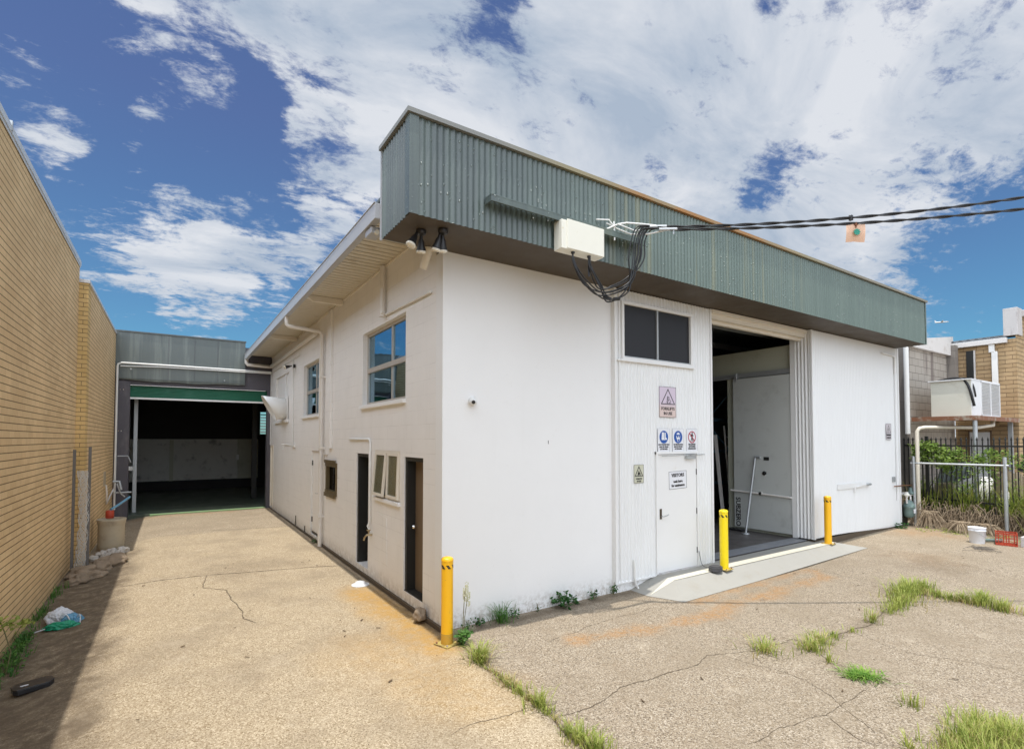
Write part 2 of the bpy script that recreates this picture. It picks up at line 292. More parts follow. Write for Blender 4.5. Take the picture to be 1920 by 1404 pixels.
def green_sheet():
    s = NT('green_sheet'); sp = s.n('ShaderNodeSeparateXYZ'); s.l(s.pos, sp.inputs[0])
    g = s.ramp(sp.outputs[0], -1.0, 4.5, 0, 1)
    c = s.mix(g, (.078, .100, .100), (.106, .148, .128))
    st = s.noise(1.0, 6, .6, (7, 7, .25)).outputs[0]
    c = s.mix(s.ramp(st, .40, .66, 0, .30), c, (.165, .215, .185))
    st2 = s.noise(1.0, 5, .6, (5, 5, .12), (3, 7, 1)).outputs[0]
    mid = s.math('MULTIPLY', s.ramp(sp.outputs[0], 1.2, 2.8, 0, 1), s.ramp(sp.outputs[0], 5.5, 8, 1, 0))
    c = s.mix(s.math('MULTIPLY', s.ramp(st2, .54, .64, 0, .5), mid), c, (.25, .25, .15))
    c = s.mix(s.ramp(s.noise(2.0, 6, .7, (1, 1, 1), (2, 9, 4)).outputs[0], .58, .75, 0, .35), c, (.08, .105, .105))
    v = s.voro(26, 'F1', (1, 1, .7)); v.inputs['Randomness'].default_value = 1
    clus = s.ramp(s.noise(1.7, 3, .6, (1.6, 1.6, .8), (1, 1, 3)).outputs[0], .40, .58, 0, 1)
    sc = s.n('ShaderNodeSeparateColor'); s.l(v.outputs['Color'], sc.inputs[0])
    pick = s.ramp(sc.outputs[0], .70, .76, 0, 1)
    spot = s.math('MULTIPLY', s.math('MULTIPLY', s.ramp(v.outputs['Distance'], .12, .34, 1, 0), pick), clus)
    c = s.mix(s.math('MULTIPLY', spot, .6), c, (.34, .40, .38))
    nr = s.bump(s.math('ADD', s.math('MULTIPLY', spot, 1.0), s.math('MULTIPLY', s.noise(30, 4, .6).outputs[0], .15)), .9, .012)
    return s.fin(c, .33, nr, 0, .6)
mat_gsheet = green_sheet()

def glass(name, tint, gl, rough=.02, gcol=(1, 1, 1), op=.0, opc=(.02, .02, .02)):
    s = NT(name); t = s.n('ShaderNodeBsdfTransparent'); t.inputs[0].default_value = (*tint, 1)
    d = s.n('ShaderNodeBsdfDiffuse'); d.inputs[0].default_value = (*opc, 1)
    mo = s.n('ShaderNodeMixShader'); mo.inputs[0].default_value = op; s.l(t.outputs[0], mo.inputs[1]); s.l(d.outputs[0], mo.inputs[2])
    g = s.n('ShaderNodeBsdfGlossy'); g.inputs['Roughness'].default_value = rough; g.inputs[0].default_value = (*gcol, 1)
    s.l(s.bump(s.noise(1.4, 2, .5).outputs[0], .12, .02), g.inputs['Normal'])
    mx = s.n('ShaderNodeMixShader'); mx.inputs[0].default_value = gl; s.l(mo.outputs[0], mx.inputs[1]); s.l(g.outputs[0], mx.inputs[2])
    s.l(mx.outputs[0], s.out.inputs[0]); return s.m
mat_glass = glass('window_glass', (.6, .62, .6), .42, gcol=(.55, .8, 1.0))
mat_screen = glass('insect_screen', (.25, .25, .25), .04, .3, op=.75, opc=(.028, .028, .032))
mat_frost = glass('frosted_glass', (.3, .3, .25), .22, .1, op=.7, opc=(.20, .19, .11))
def paint_yellow(name, col, marks):
    s = NT(name); sp = s.n('ShaderNodeSeparateXYZ'); s.l(s.pos, sp.inputs[0])
    c = s.mix(s.noise(5, 4, .6).outputs[0], mul(col, .93), mul(col, 1.05))
    c = s.mix(s.ramp(s.noise(22, 5, .7).outputs[0], .60, .72, 0, .6), c, mul(col, .55))
    c = s.mix(s.ramp(s.noise(6, 6, .7, (6, 6, .6), (3, 1, 2)).outputs[0], .60, .68, 0, .55), c, (.30, .22, .10))
    c = s.mix(s.ramp(s.noise(30, 3, .6, (1, 1, 2.5), (8, 1, 2)).outputs[0], .72, .76, 0, .8), c, (.16, .13, .10))
    return s.fin(c, .35, s.bump(s.noise(60, 3, .6).outputs[0], .08, .003), 0, .5)
mat_yel = paint_yellow('bright_yellow_paint', (.86, .66, .008), 0)
mat_yel2 = paint_yellow('orange_yellow_paint', (.84, .45, .012), 0)
mat_yeld = M('stained_yellow', (.52, .30, .04), .6, .15, 8, .15, 60)
mat_plate = M('plate_yellow', (.42, .33, .10), .7, .25, 14, .2, 60, dirt=(.14, .08, .04), dscale=12, dlo=.5, dhi=.62)
def veg(name, a, b, sc=6, tr=.35):
    s = NT(name); c = s.mix(s.ramp(s.noise(sc, 4, .7).outputs[0], .3, .7), a, b)
    d = s.n('ShaderNodeBsdfTranslucent'); s.l(c, d.inputs[0]); s.fin(c, .55, None, 0, .3)
    mx = s.n('ShaderNodeMixShader'); mx.inputs[0].default_value = tr; s.l(s.b.outputs[0], mx.inputs[1]); s.l(d.outputs[0], mx.inputs[2]); s.l(mx.outputs[0], s.out.inputs[0])
    return s.m
mat_grass = veg('grass_blade', (.18, .25, .045), (.48, .51, .14), 9)
mat_grass_y = veg('yellowed_grass', (.42, .37, .15), (.55, .44, .22), 9)
mat_grass_d = veg('dark_grass', (.04, .14, .03), (.14, .28, .06), 9)
mat_gmat = veg('bright_mat_grass', (.10, .24, .03), (.28, .42, .08), 9)
mat_weed = veg('broad_weed', (.02, .075, .02), (.06, .17, .04), 12)
mat_vine = veg('vine_leaf', (.10, .20, .03), (.42, .55, .14), 5)
mat_dead = veg('dead_vine', (.20, .14, .09), (.48, .38, .26), 8, .1)
mat_stem = M('plant_stem', (.16, .15, .07), .7, .2, 8, .2, 40)
mat_crackm = M('crack_fill', (.10, .075, .05), .95, .3, 10, .4, 60)

# ground ----------------------------------------------------------
def ground_mat():
    s = NT('exposed_aggregate')
    at = lambda k: (lambda n: (setattr(n, 'attribute_name', k), n.outputs['Fac'])[1])(s.n('ShaderNodeAttribute'))
    zone, stain, yel, dirt = at('zone'), at('stain'), at('yel'), at('dirt')  # dirt also deepens the ground colour where the brick wall's shade falls
    base = s.mix(zone, (.365, .295, .20), (.270, .218, .155))
    pale = s.mix(zone, (.58, .49, .36), (.47, .41, .33)); dk = s.mix(zone, (.20, .145, .08), (.11, .085, .06))
    v = s.voro(100); sc = s.n('ShaderNodeSeparateColor'); s.l(v.outputs['Color'], sc.inputs[0])
    v2 = s.voro(48); sc2 = s.n('ShaderNodeSeparateColor'); s.l(v2.outputs['Color'], sc2.inputs[0])
    c = s.mix(s.ramp(sc.outputs[0], .45, .95, 0, .85), base, pale)
    c = s.mix(s.ramp(sc.outputs[1], .60, .92, 0, .9), c, dk)
    c = s.mix(s.math('MULTIPLY', s.ramp(sc2.outputs[1], .88, .93), s.ramp(v2.outputs['Distance'], .15, .3, 1, 0)), c, (.07, .05, .035))
    n1 = s.noise(1.1, 7, .62).outputs[0]; n2 = s.noise(5, 6, .65, off=(4, 4, 4)).outputs[0]
    c = s.mix(s.ramp(n1, .42, .66, 0, .45), c, (.23, .185, .13))
    c = s.mix(s.ramp(n2, .5, .72, 0, .32), c, (.24, .18, .12))
    c = s.mix(s.ramp(s.noise(2.3, 6, .6, off=(9, 1, 1)).outputs[0], .55, .75, 0, .25), c, (.50, .43, .33))
    rag = s.ramp(s.noise(16, 6, .7, off=(1, 7, 2)).outputs[0], .30, .62)
    c = s.mix(s.math('MULTIPLY', s.math('MULTIPLY', stain, rag), .62), c, (.36, .185, .06))
    c = s.mix(s.math('MULTIPLY', yel, s.ramp(s.noise(9, 5, .7, off=(2, 2, 2)).outputs[0], .25, .65, .3, .9)), c, (.42, .24, .055))
    c = s.mix(s.math('MULTIPLY', dirt, s.ramp(s.noise(7, 6, .7, off=(6, 2, 1)).outputs[0], .25, .6, .35, 1)), c, (.105, .078, .052))
    h = s.math('ADD', s.math('MULTIPLY', v.outputs['Distance'], -.7), s.math('MULTIPLY', n2, .6))
    return s.fin(c, .82, s.bump(h, .55, .008), 0, .25)
mat_ground = ground_mat()

# ------------------------------------------------------------------ mesh helpers
class MB:
    def __init__(s): s.v = []; s.f = []; s.sm = []
    def add(s, vs, fs, smooth=False):
        o = len(s.v); s.v += [tuple(v) for v in vs]
        for f in fs: s.f.append([i+o for i in f]); s.sm.append(smooth)
        return s
    def box(s, x0, x1, y0, y1, z0, z1, bev=0):
        if x0 > x1: x0, x1 = x1, x0
        if y0 > y1: y0, y1 = y1, y0
        if z0 > z1: z0, z1 = z1, z0
        vs = [(x, y, z) for x in (x0, x1) for y in (y0, y1) for z in (z0, z1)]
        return s.add(vs, [(0, 1, 3, 2), (4, 6, 7, 5), (0, 4, 5, 1), (2, 3, 7, 6), (0, 2, 6, 4), (1, 5, 7, 3)])
    def obox(s, c, ex, ey, ez, hx, hy, hz):
        c = Vector(c); ex, ey, ez = Vector(ex).normalized(), Vector(ey).normalized(), Vector(ez).normalized()
        vs = [c+ex*a*hx+ey*b*hy+ez*d*hz for a in (-1, 1) for b in (-1, 1) for d in (-1, 1)]
        return s.add(vs, [(0, 1, 3, 2), (4, 6, 7, 5), (0, 4, 5, 1), (2, 3, 7, 6), (0, 2, 6, 4), (1, 5, 7, 3)])
    def tube(s, pts, r, seg=10, cap=True, radii=None):
        pts = [Vector(p) for p in pts]; n = len(pts); rings = []
        up = Vector((0, 0, 1)); prev = None
        for i, p in enumerate(pts):
            t = (pts[min(i+1, n-1)]-pts[max(i-1, 0)]).normalized()
            if prev is None:
                a = t.orthogonal().normalized()
            else:
                a = (prev-t*prev.dot(t)).normalized()
            prev = a; b = t.cross(a); rr = radii[i] if radii else r
            rings.append([p+(a*math.cos(2*PI*k/seg)+b*math.sin(2*PI*k/seg))*rr for k in range(seg)])
        vs = [v for rg in rings for v in rg]; fs = []
        for i in range(n-1):
            for k in range(seg):
                fs.append((i*seg+k, i*seg+(k+1) % seg, (i+1)*seg+(k+1) % seg, (i+1)*seg+k))
        s.add(vs, fs, True)
        if cap: s.add(rings[0], [tuple(range(seg))[::-1]]); s.add(rings[-1], [tuple(range(seg))])
        return s
    def lathe(s, c, prof, seg=20, axis='z'):
        c = Vector(c); vs = []
        for r, h in prof:
            for k in range(seg):
                a = 2*PI*k/seg; x, y = r*math.cos(a), r*math.sin(a)
                vs.append(c+(Vector((x, y, h)) if axis == 'z' else Vector((x, h, y)) if axis == 'y' else Vector((h, x, y))))
        fs = [(i*seg+k, i*seg+(k+1) % seg, (i+1)*seg+(k+1) % seg, (i+1)*seg+k) for i in range(len(prof)-1) for k in range(seg)]
        s.add(vs, fs, True); n = len(prof)
        s.add(vs[:seg], [tuple(range(seg))[::-1]]); s.add(vs[(n-1)*seg:], [tuple(range(seg))]); return s
    def poly(s, pts): return s.add(pts, [tuple(range(len(pts)))])
    def prism(s, pts, d):
        d = Vector(d); a = [Vector(p) for p in pts]; b = [p+d for p in a]; n = len(a)
        return s.add(a+b, [tuple(range(n)), tuple(range(2*n-1, n-1, -1))]+[(i, (i+1) % n, n+(i+1) % n, n+i) for i in range(n)])
def link(o): COL.objects.link(o); return o
ROOTLOC = {}
def build(name, mb, mat, parent=None, label=None, bev=0, fix=True):
    off = ROOTLOC.get(parent.name, Vector((0, 0, 0))) if parent else Vector((0, 0, 0))
    me = bpy.data.meshes.new(name); me.from_pydata([tuple(Vector(v)-off) for v in mb.v], [], mb.f)
    me.polygons.foreach_set('use_smooth', mb.sm)
    if fix:
        b = bmesh.new(); b.from_mesh(me); bmesh.ops.recalc_face_normals(b, faces=b.faces); b.to_mesh(me); b.free()
    me.materials.append(mat); me.update()
    o = link(bpy.data.objects.new(name, me))
    if parent: o.parent = parent; ROOTLOC[o.name] = off
    if label: o['label'] = label
    if bev:
        md = o.modifiers.new('bevel', 'BEVEL'); md.width = bev; md.segments = 2; md.limit_method = 'ANGLE'; md.angle_limit = R(50)
    return o
def tag(o, label=None, cat=None, group=None, kind=None):
    for k, v in (('label', label), ('category', cat), ('group', group), ('kind', kind)):
        if v: o[k] = v
    return o
def thing(name, label, cat, loc, group=None):
    o = link(bpy.data.objects.new(name, None)); o.location = loc; o.empty_display_size = .2
    ROOTLOC[o.name] = Vector(loc); return tag(o, label, cat, group)
def copy_tree(o, parent=None):
    c = o.copy(); COL.objects.link(c)
    if parent: c.parent = parent
    for ch in [x for x in list(COL.objects) if x.parent == o]: copy_tree(ch, c)
    return c
def solo(name, mb, mat, label, cat, loc=None, group=None, kind=None, bev=0):
    o = build(name, mb, mat, bev=bev)
    if loc is not None:
        o.data.transform(Matrix.Translation(-Vector(loc))); o.location = loc
    return tag(o, label, cat, group, kind)
def wall(axis, p0, p1, u0, u1, z0, z1, holes):
    """slab between planes p0 (outer) and p1 with rectangular openings"""
    mb = MB(); us = sorted({u0, u1, *[h[0] for h in holes], *[h[1] for h in holes]}); zs = sorted({z0, z1, *[h[2] for h in holes], *[h[3] for h in holes]})
    P = (lambda p, u, z: (p, u, z)) if axis == 'x' else (lambda p, u, z: (u, p, z))
    solid = {}
    for i in range(len(us)-1):
        for j in range(len(zs)-1):
            cu, cz = (us[i]+us[i+1])/2, (zs[j]+zs[j+1])/2
            solid[i, j] = not any(h[0] < cu < h[1] and h[2] < cz < h[3] for h in holes)
    for (i, j), ok in solid.items():
        if not ok: continue
        a, b, c, d = us[i], us[i+1], zs[j], zs[j+1]
        for p in (p0, p1): mb.poly([P(p, a, c), P(p, b, c), P(p, b, d), P(p, a, d)])
        if not solid.get((i-1, j)): mb.poly([P(p0, a, c), P(p1, a, c), P(p1, a, d), P(p0, a, d)])
        if not solid.get((i+1, j)): mb.poly([P(p0, b, c), P(p1, b, c), P(p1, b, d), P(p0, b, d)])
        if not solid.get((i, j-1)): mb.poly([P(p0, a, c), P(p1, a, c), P(p1, b, c), P(p0, b, c)])
        if not solid.get((i, j+1)): mb.poly([P(p0, a, d), P(p1, a, d), P(p1, b, d), P(p0, b, d)])
    return mb
def corr(mb, axis, plane, u0, u1, z0, z1, pitch=.076, amp=.009, holes=(), zf=None, sub=6):
    n = max(1, int((u1-u0)/pitch*sub)); P = (lambda p, u, z: (p, u, z)) if axis == 'x' else (lambda p, u, z: (u, p, z))
    for i in range(n):
        a, b = u0+(u1-u0)*i/n, u0+(u1-u0)*(i+1)/n; c = (a+b)/2
        pa, pb = plane+amp*math.cos(2*PI*a/pitch), plane+amp*math.cos(2*PI*b/pitch)
        segs = [(z0 if zf is None else zf(c), z1)]
        for h in holes:
            if h[0] < c < h[1]:
                ns = []
                for s0, s1 in segs:
                    if h[2] > s0: ns.append((s0, min(s1, h[2])))
                    if h[3] < s1: ns.append((max(s0, h[3]), s1))
                segs = ns
        for s0, s1 in segs:
            if s1 > s0: mb.add([P(pa, a, s0), P(pb, b, s0), P(pb, b, s1), P(pa, a, s1)], [(0, 1, 2, 3)], True)
    return mb
def weld(o, d=.0005):
    b = bmesh.new(); b.from_mesh(o.data); bmesh.ops.remove_doubles(b, verts=b.verts, dist=d); b.to_mesh(o.data); b.free(); return o
def text(s, org, ex, ey, size, mat, parent, name='lettering', bold=.015, align='CENTER', sp=1.0, xs=1.0):
    cu = bpy.data.curves.new('t', 'FONT'); cu.body = s; cu.size = size; cu.align_x = align; cu.align_y = 'CENTER'; cu.offset = bold*size; cu.space_character = sp; cu.extrude = .0015; cu.resolution_u = 3
    ob = bpy.data.objects.new('t', cu); COL.objects.link(ob)
    dg = bpy.context.evaluated_depsgraph_get(); me = bpy.data.meshes.new_from_object(ob.evaluated_get(dg))
    bpy.data.objects.remove(ob); bpy.data.curves.remove(cu)
    ex, ey = Vector(ex), Vector(ey); ez = ex.cross(ey); off = ROOTLOC.get(parent.name, Vector())
    m = Matrix((ex*xs, ey, ez)).transposed().to_4x4(); m.translation = Vector(org)-off
    me.transform(m); me.materials.clear(); me.materials.append(mat); me.name = name
    o = link(bpy.data.objects.new(name, me)); o.parent = parent; ROOTLOC[o.name] = off; return o

# ------------------------------------------------------------------ ground
def sm(t): t = min(1, max(0, t)); return t*t*(3-2*t)
def g0(x, y): return -.21+.11*sm((x-6)/7)+.05*sm((y-2)/11)*sm((2-x)/2)-.14*sm((-x-2.9)/1.5)
def gn(x, y): return mn.noise(Vector((x*.35, y*.35, 0)))*.02*(1-sm((x+.5)/.2)*sm((y+1.4)/.3)) if -4.7 < x < 14.7 and -5.5 < y < 15.9 else 0
def gz(x, y): return g0(x, y)+gn(x, y)
def segd(p, poly):
    best = 1e9
    for (ax, ay), (bx, by) in zip(poly[:-1], poly[1:]):
        dx, dy = bx-ax, by-ay; t = max(0, min(1, ((p[0]-ax)*dx+(p[1]-ay)*dy)/(dx*dx+dy*dy+1e-9)))
        best = min(best, math.hypot(p[0]-ax-t*dx, p[1]-ay-t*dy))
    return best
SEAM = [(0.01,-0.43),(-0.01,-1.05),(-0.07,-1.52),(-0.03,-1.88),(-0.04,-2.27),(-0.11,-2.58),(-0.13,-2.83),(-0.2,-3.17),(-0.28,-3.6),(-.5,-6)]
CR = dict(C2=[(-.05,-2.36),(0.11,-2.37),(0.34,-2.41),(0.53,-2.38),(0.82,-2.28),(1.27,-2.33),(1.68,-2.36),(2.15,-2.32),(2.44,-2.36),(2.72,-2.51),(3.21,-2.54),(3.42,-2.56),(3.46,-2.7)],
C3=[(3.37,-2.85),(3.09,-3.15),(3.13,-3.27),(3.03,-3.47),(3.13,-3.59),(3.04,-3.78)], C4=[(0.97,-3.51),(1.42,-3.51),(1.69,-3.57),(1.93,-3.65),(2.45,-3.63),(2.81,-3.62)],
C5=[(7.05,-0.84),(7.08,-1.23),(6.94,-1.97),(7.03,-2.22),(6.44,-2.6)], C6=[(6.44,-2.6),(6.8,-2.68),(6.93,-3.03),(6.88,-3.35),(6.93,-3.82),(6.91,-4.16),(6.9,-5)],
C7=[(1.93,-3.65),(1.86,-3.79),(1.78,-3.96),(1.84,-4.13)], C8=[(3.46,-2.7),(3.9,-2.8),(4.17,-2.81),(4.88,-2.82),(5.7,-2.7),(6.44,-2.6)],
J1=[(-3.55,4.91),(-3.38,4.82),(-2.31,4.69),(-1.57,4.47),(-0.13,4.1)], K1=[(-2.31,4.69),(-2.4,3.86),(-2.08,3.48),(-2.08,2.92),(-2.02,2.36),(-2.02,1.89),(-1.9,1.6)],
J2=[(-2.0,9.6),(-0.73,9.3),(-0.03,9.15)], K2=[(2.93,-0.82),(2.21,-0.87),(1.56,-0.91),(.9,-1.0)], K3=[(-0.95,-2.11),(-0.62,-2.05),(-0.34,-2.13),(-0.06,-2.12)], K4=[(2.0,-4.0),(2.5,-3.2),(2.3,-2.36)], K5=[(4.3,-2.81),(4.1,-3.4),(4.5,-4.2),(4.2,-5.2)])
RUST = [(1.28,-1.1),(1.58,-1.23),(1.95,-1.32),(2.37,-1.38),(2.7,-1.44),(3.38,-1.44),(4.22,-1.38),(4.96,-1.36),(5.89,-1.36),(6.74,-1.34),(6.92,-1.02)]
RUST2 = [(3.63,-0.98),(4.17,-0.96),(5.01,-0.97),(5.84,-0.94),(6.9,-.95)]
YEL = [(-0.30,2.3),(-0.25,1.21),(-0.22,0.54),(-0.22,-0.4)]
def grade(a, b, step, far):
    v = [a+i*step for i in range(int((b-a)/step)+1)]; d = step
    lo, hi = [v[0]], [v[-1]]
    while hi[-1] < far: d *= 1.5; hi.append(hi[-1]+d); lo.append(lo[-1]-d)
    return lo[:0:-1]+v+hi[1:]
gx, gy = grade(-4.6, 14.6, .08, 900), grade(-5.4, 15.8, .08, 900)
nx, ny = len(gx), len(gy)
vs = []; att = dict(zone=[], stain=[], yel=[], dirt=[])
for y in gy:
    for x in gx:
        near = -4.7 < x < 14.7 and -5.5 < y < 15.9
        vs.append((x, y, gz(x, y)))
        if near:
            w = mn.noise(Vector((x*2.2, y*2.2, 5)))*.16+mn.noise(Vector((x*7, y*7, 1)))*.07
            sx = -.05 if y > -1 else -.05+(-1-y)*-.06
            zn = sm((x-sx)/.06+.5) if y < -.3 else (1. if x > 0 else 0)
            # aged grey slab at the far end of the drive
            zn = max(zn, sm((y-9.2)/.1)*.6)
            if x > 8: zn *= 1-.35*sm((x-8)/4)*sm((y+3)/2)
            st = max(sm(1-(segd((x, y), RUST)+w)/.22), .8*sm(1-(segd((x, y), RUST2)+w)/.17)) if y > -2.2 and y < 0 else 0
            st = max(st, .75*sm(1-(math.hypot(x-12.6, y+.8)+w*2)/1.3), .35*sm(1-(math.hypot(x-9.5, y+1.9)+w*2)/1.0))
            st = max(st, .5*sm(1-(segd((x, y), [(-3.6, 13.2), (-1.3, 13.3)])+w)/.5))
            yl = .95*sm(1-(segd((x, y), YEL)+w)/.55)*(1 if x < .05 else .2)
            yl = max(yl, .35*sm(1-(segd((x, y), [(-.9, 0), (-.5, -1.6)])+w)/.9))
            dirt_shade = .9*sm((-x-3.25+w*1.2)/.45)*sm((10-y)/3)  # brick wall's cast shade deepened in the ground colour
            dirt_shade = max(dirt_shade, .55*sm(1-(segd((x, y), SEAM)+w*.4)/.10), .75*sm(1-(segd((x, y), [(-.05, 14), (-.05, -.2), (3.4, -.1)])+w*.3)/.15), .4*sm(1-(math.hypot(x-9.2, y+2.1)/1.1+w*4)), .7*sm(1-math.hypot((x-4.62)/1.1, (y+1.48)/.35)/.12))
            for k in ('C8', 'C6'): dirt_shade = max(dirt_shade, .5*sm(1-(segd((x, y), CR[k])+w*.4)/.12))
            if y > 13.3: dirt_shade = max(dirt_shade, .6*sm((y-13.3)/.3))
            if x > 12.6 and y < 0: dirt_shade = max(dirt_shade, .75*sm((x-13.0+w*2)/.5))
            dirt_shade = max(dirt_shade, .35*sm(1-(math.hypot(x+1.7, y-4.9)+w*2)/1.2))
        else: zn, st, yl, dirt_shade = (0 if x < 0 else 1), 0, 0, .4
        att['zone'].append(zn); att['stain'].append(st); att['yel'].append(yl); att['dirt'].append(dirt_shade)
me = bpy.data.meshes.new('ground'); me.from_pydata(vs, [], [(j*nx+i, j*nx+i+1, (j+1)*nx+i+1, (j+1)*nx+i) for j in range(ny-1) for i in range(nx-1)])
for k, a in att.items():
    me.attributes.new(k, 'FLOAT', 'POINT').data.foreach_set('value', a)
me.polygons.foreach_set('use_smooth', [True]*len(me.polygons)); me.materials.append(mat_ground)
g = link(bpy.data.objects.new('ground', me)); g['kind'] = 'structure'

def crack_mesh(poly, wd, step=.03, jag=.035):
    mb = MB(); pts = []
    for (ax, ay), (bx, by) in zip(poly[:-1], poly[1:]):
        n = max(1, int(math.hypot(bx-ax, by-ay)/step))
        for i in range(n): t = i/n; pts.append((ax+(bx-ax)*t, ay+(by-ay)*t))
    pts.append(poly[-1]); q = []
    for i, (x, y) in enumerate(pts):
        a = min(1, i/3, (len(pts)-1-i)/3)
        q.append(Vector((x+mn.noise(Vector((x*3, y*3, 2)))*jag*1.6*a+random.uniform(-1, 1)*jag*.22*a, y+mn.noise(Vector((x*3, y*3, 9)))*jag*1.6*a+random.uniform(-1, 1)*jag*.22*a, 0)))
    Lp, Rp = [], []
    for i, p in enumerate(q):
        t = (q[min(i+1, len(q)-1)]-q[max(i-1, 0)]).normalized(); n = Vector((-t.y, t.x, 0))
        w = wd*random.uniform(.35, 1.3)*(.4+.6*min(1, i/4, (len(q)-1-i)/4))
        zz = gz(p.x, p.y)+.004
        Lp.append(Vector((p.x+n.x*w, p.y+n.y*w, zz))); Rp.append(Vector((p.x-n.x*w, p.y-n.y*w, zz)))
    n = len(q); return mb.add(Lp+Rp, [(i, i+1, n+i+1, n+i) for i in range(n-1)])
for k, p in CR.items():
    wdt = {'J1': .010, 'J2': .012, 'K1': .006, 'C2': .0042, 'C8': .007, 'C6': .006, 'C5': .0042}.get(k, .0026)
    o = build('ground_crack', crack_mesh(p, wdt, jag=.012 if k[0] == 'J' else .035), mat_crackm, fix=False); o['kind'] = 'structure'
o = build('ground_crack', crack_mesh(SEAM, .012, jag=.03), mat_crackm, fix=False); o['kind'] = 'structure'
# dark gap where the side wall meets the drive
mb = MB(); mb.box(-.035, .01, -.02, 13.5, -.26, -.15)
o = build('ground_joint', mb, mat_crackm); o['kind'] = 'structure'

# ramp
z0 = -.03
mb = MB()
G_ = lambda x, y: (x, y, gz(x, y)+.006)
V = [(3.30, -.02, gz(3.3, 0)), G_(3.27, -.42), G_(3.50, -.93), G_(5.5, -.88), G_(9.72, -.82), G_(9.75, -.17),
     (3.95, -.02, z0-.02), (3.85, -.46, z0-.02), (5.5, -.50, z0), (9.15, -.48, z0), (9.15, -.17, z0), (9.15, -.02, z0)]
mb.add(V, [(0, 1, 7, 6), (1, 2, 7), (2, 3, 8, 7), (3, 4, 9, 8), (4, 5, 10, 9), (6, 7, 8, 9, 10, 11)])
o = build('ramp', mb, mat_ramp, fix=False); o['kind'] = 'structure'
mb = MB(); e = .006
mb.add([(3.30, -.44, gz(3.3, -.4)+.014), (3.86, -.32, z0-.02+e), (3.86, -.455, z0-.02+e), (5.5, -.31, z0+e), (5.5, -.49, z0+e), (9.12, -.30, z0+e), (9.12, -.47, z0+e)], [(0, 2, 1), (1, 2, 4, 3), (3, 4, 6, 5)])
o = build('cream_strip', mb, mat_line, fix=False); o['kind'] = 'structure'  # pale cream strip along the top edge of the ramp

# ------------------------------------------------------------------ white warehouse
WH = thing('warehouse', 'white warehouse with deep green corrugated fascia and open sliding door', 'warehouse', (0, 0, 0))
HO = [(3.30-2.05, 3.30, 2.80, 4.09), (6.67, 8.34, 2.79, 4.11), (10.40, 12.67, 2.79, 4.2), (.59, 1.28, -.01, 1.94), (2.93, 3.62, -.05, 1.94), (1.44, 2.575, 1.25, 2.02), (4.97, 5.86, 1.02, 1.69), (6.55, 7.36, -.09, 1.92), (13.0, 13.56, -.1, 1.98)]
build('side_wall', wall('x', 0, .2, 0.2, 13.6, -.6, 5.1, HO), mat_side, WH, label='shaded side wall of painted blocks')
build('front_wall', wall('y', 0, .2, 0, 2.95, -.6, 4.62, []), mat_render, WH, label='smooth rendered front wall')
# plinth, framing behind the sheets
mb = MB(); mb.box(2.95, 5.42, -.035, .2, -.6, -.055); mb.box(2.95, 3.9, .02, .2, -.055, 4.6); mb.box(4.98, 5.42, .02, .2, -.055, 4.6); mb.box(3.9, 4.98, .02, .2, 1.96, 4.6)
build('plinth', mb, mat_render, WH)
DOORH = (3.90, 4.98, -.2, 1.965); WINH = (3.12, 4.83, 3.49, 4.40)
mb = corr(MB(), 'y', -.06, 2.99, 5.40, -.055, 4.6, amp=.011, sub=8, holes=[DOORH, WINH])
weld(build('ribbed_cladding', mb, mat_sheet, WH, fix=False))
mb = MB(); mb.box(2.945, 2.985, -.085, .02, -.075, 4.6); mb.box(5.385, 5.43, -.08, .2, -.05, 4.6); mb.box(2.985, 5.385, -.074, .015, -.075, -.052); mb.box(3.05, 3.07, -.078, -.055, .0, 4.55)
build('trim', mb, mat_white, WH)
# upper front window
wf = MB()
a, b, c, d = 3.10, 4.85, 3.47, 4.42
for x0, x1, zz0, zz1 in ((a, b, d-.05, d), (a, b, c, c+.045), (a, a+.05, c+.045, d-.05), (b-.05, b, c+.045, d-.05)): wf.box(x0, x1, -.10, -.03, zz0, zz1)
WF = build('window', wf, mat_white, WH, label='wide dark front window with white frame', bev=.004)
mb = MB(); mb.box(3.935, 3.97, -.082, -.045, c+.045, d-.05); mb.box(3.15, 4.80, -.08, -.06, c+.045, c+.065); build('mullion', mb, mat_metal, WF)
build('pane', MB().box(3.15, 4.80, -.056, -.052, c+.045, d-.05), mat_screen, WF)
build('sill', MB().box(2.99, 4.9, -.112, -.05, c-.025, c-.002), mat_white, WF)
build('backing', MB().box(3.0, 4.95, .25, .27, 3.3, 4.5), mat_darkin, WF)
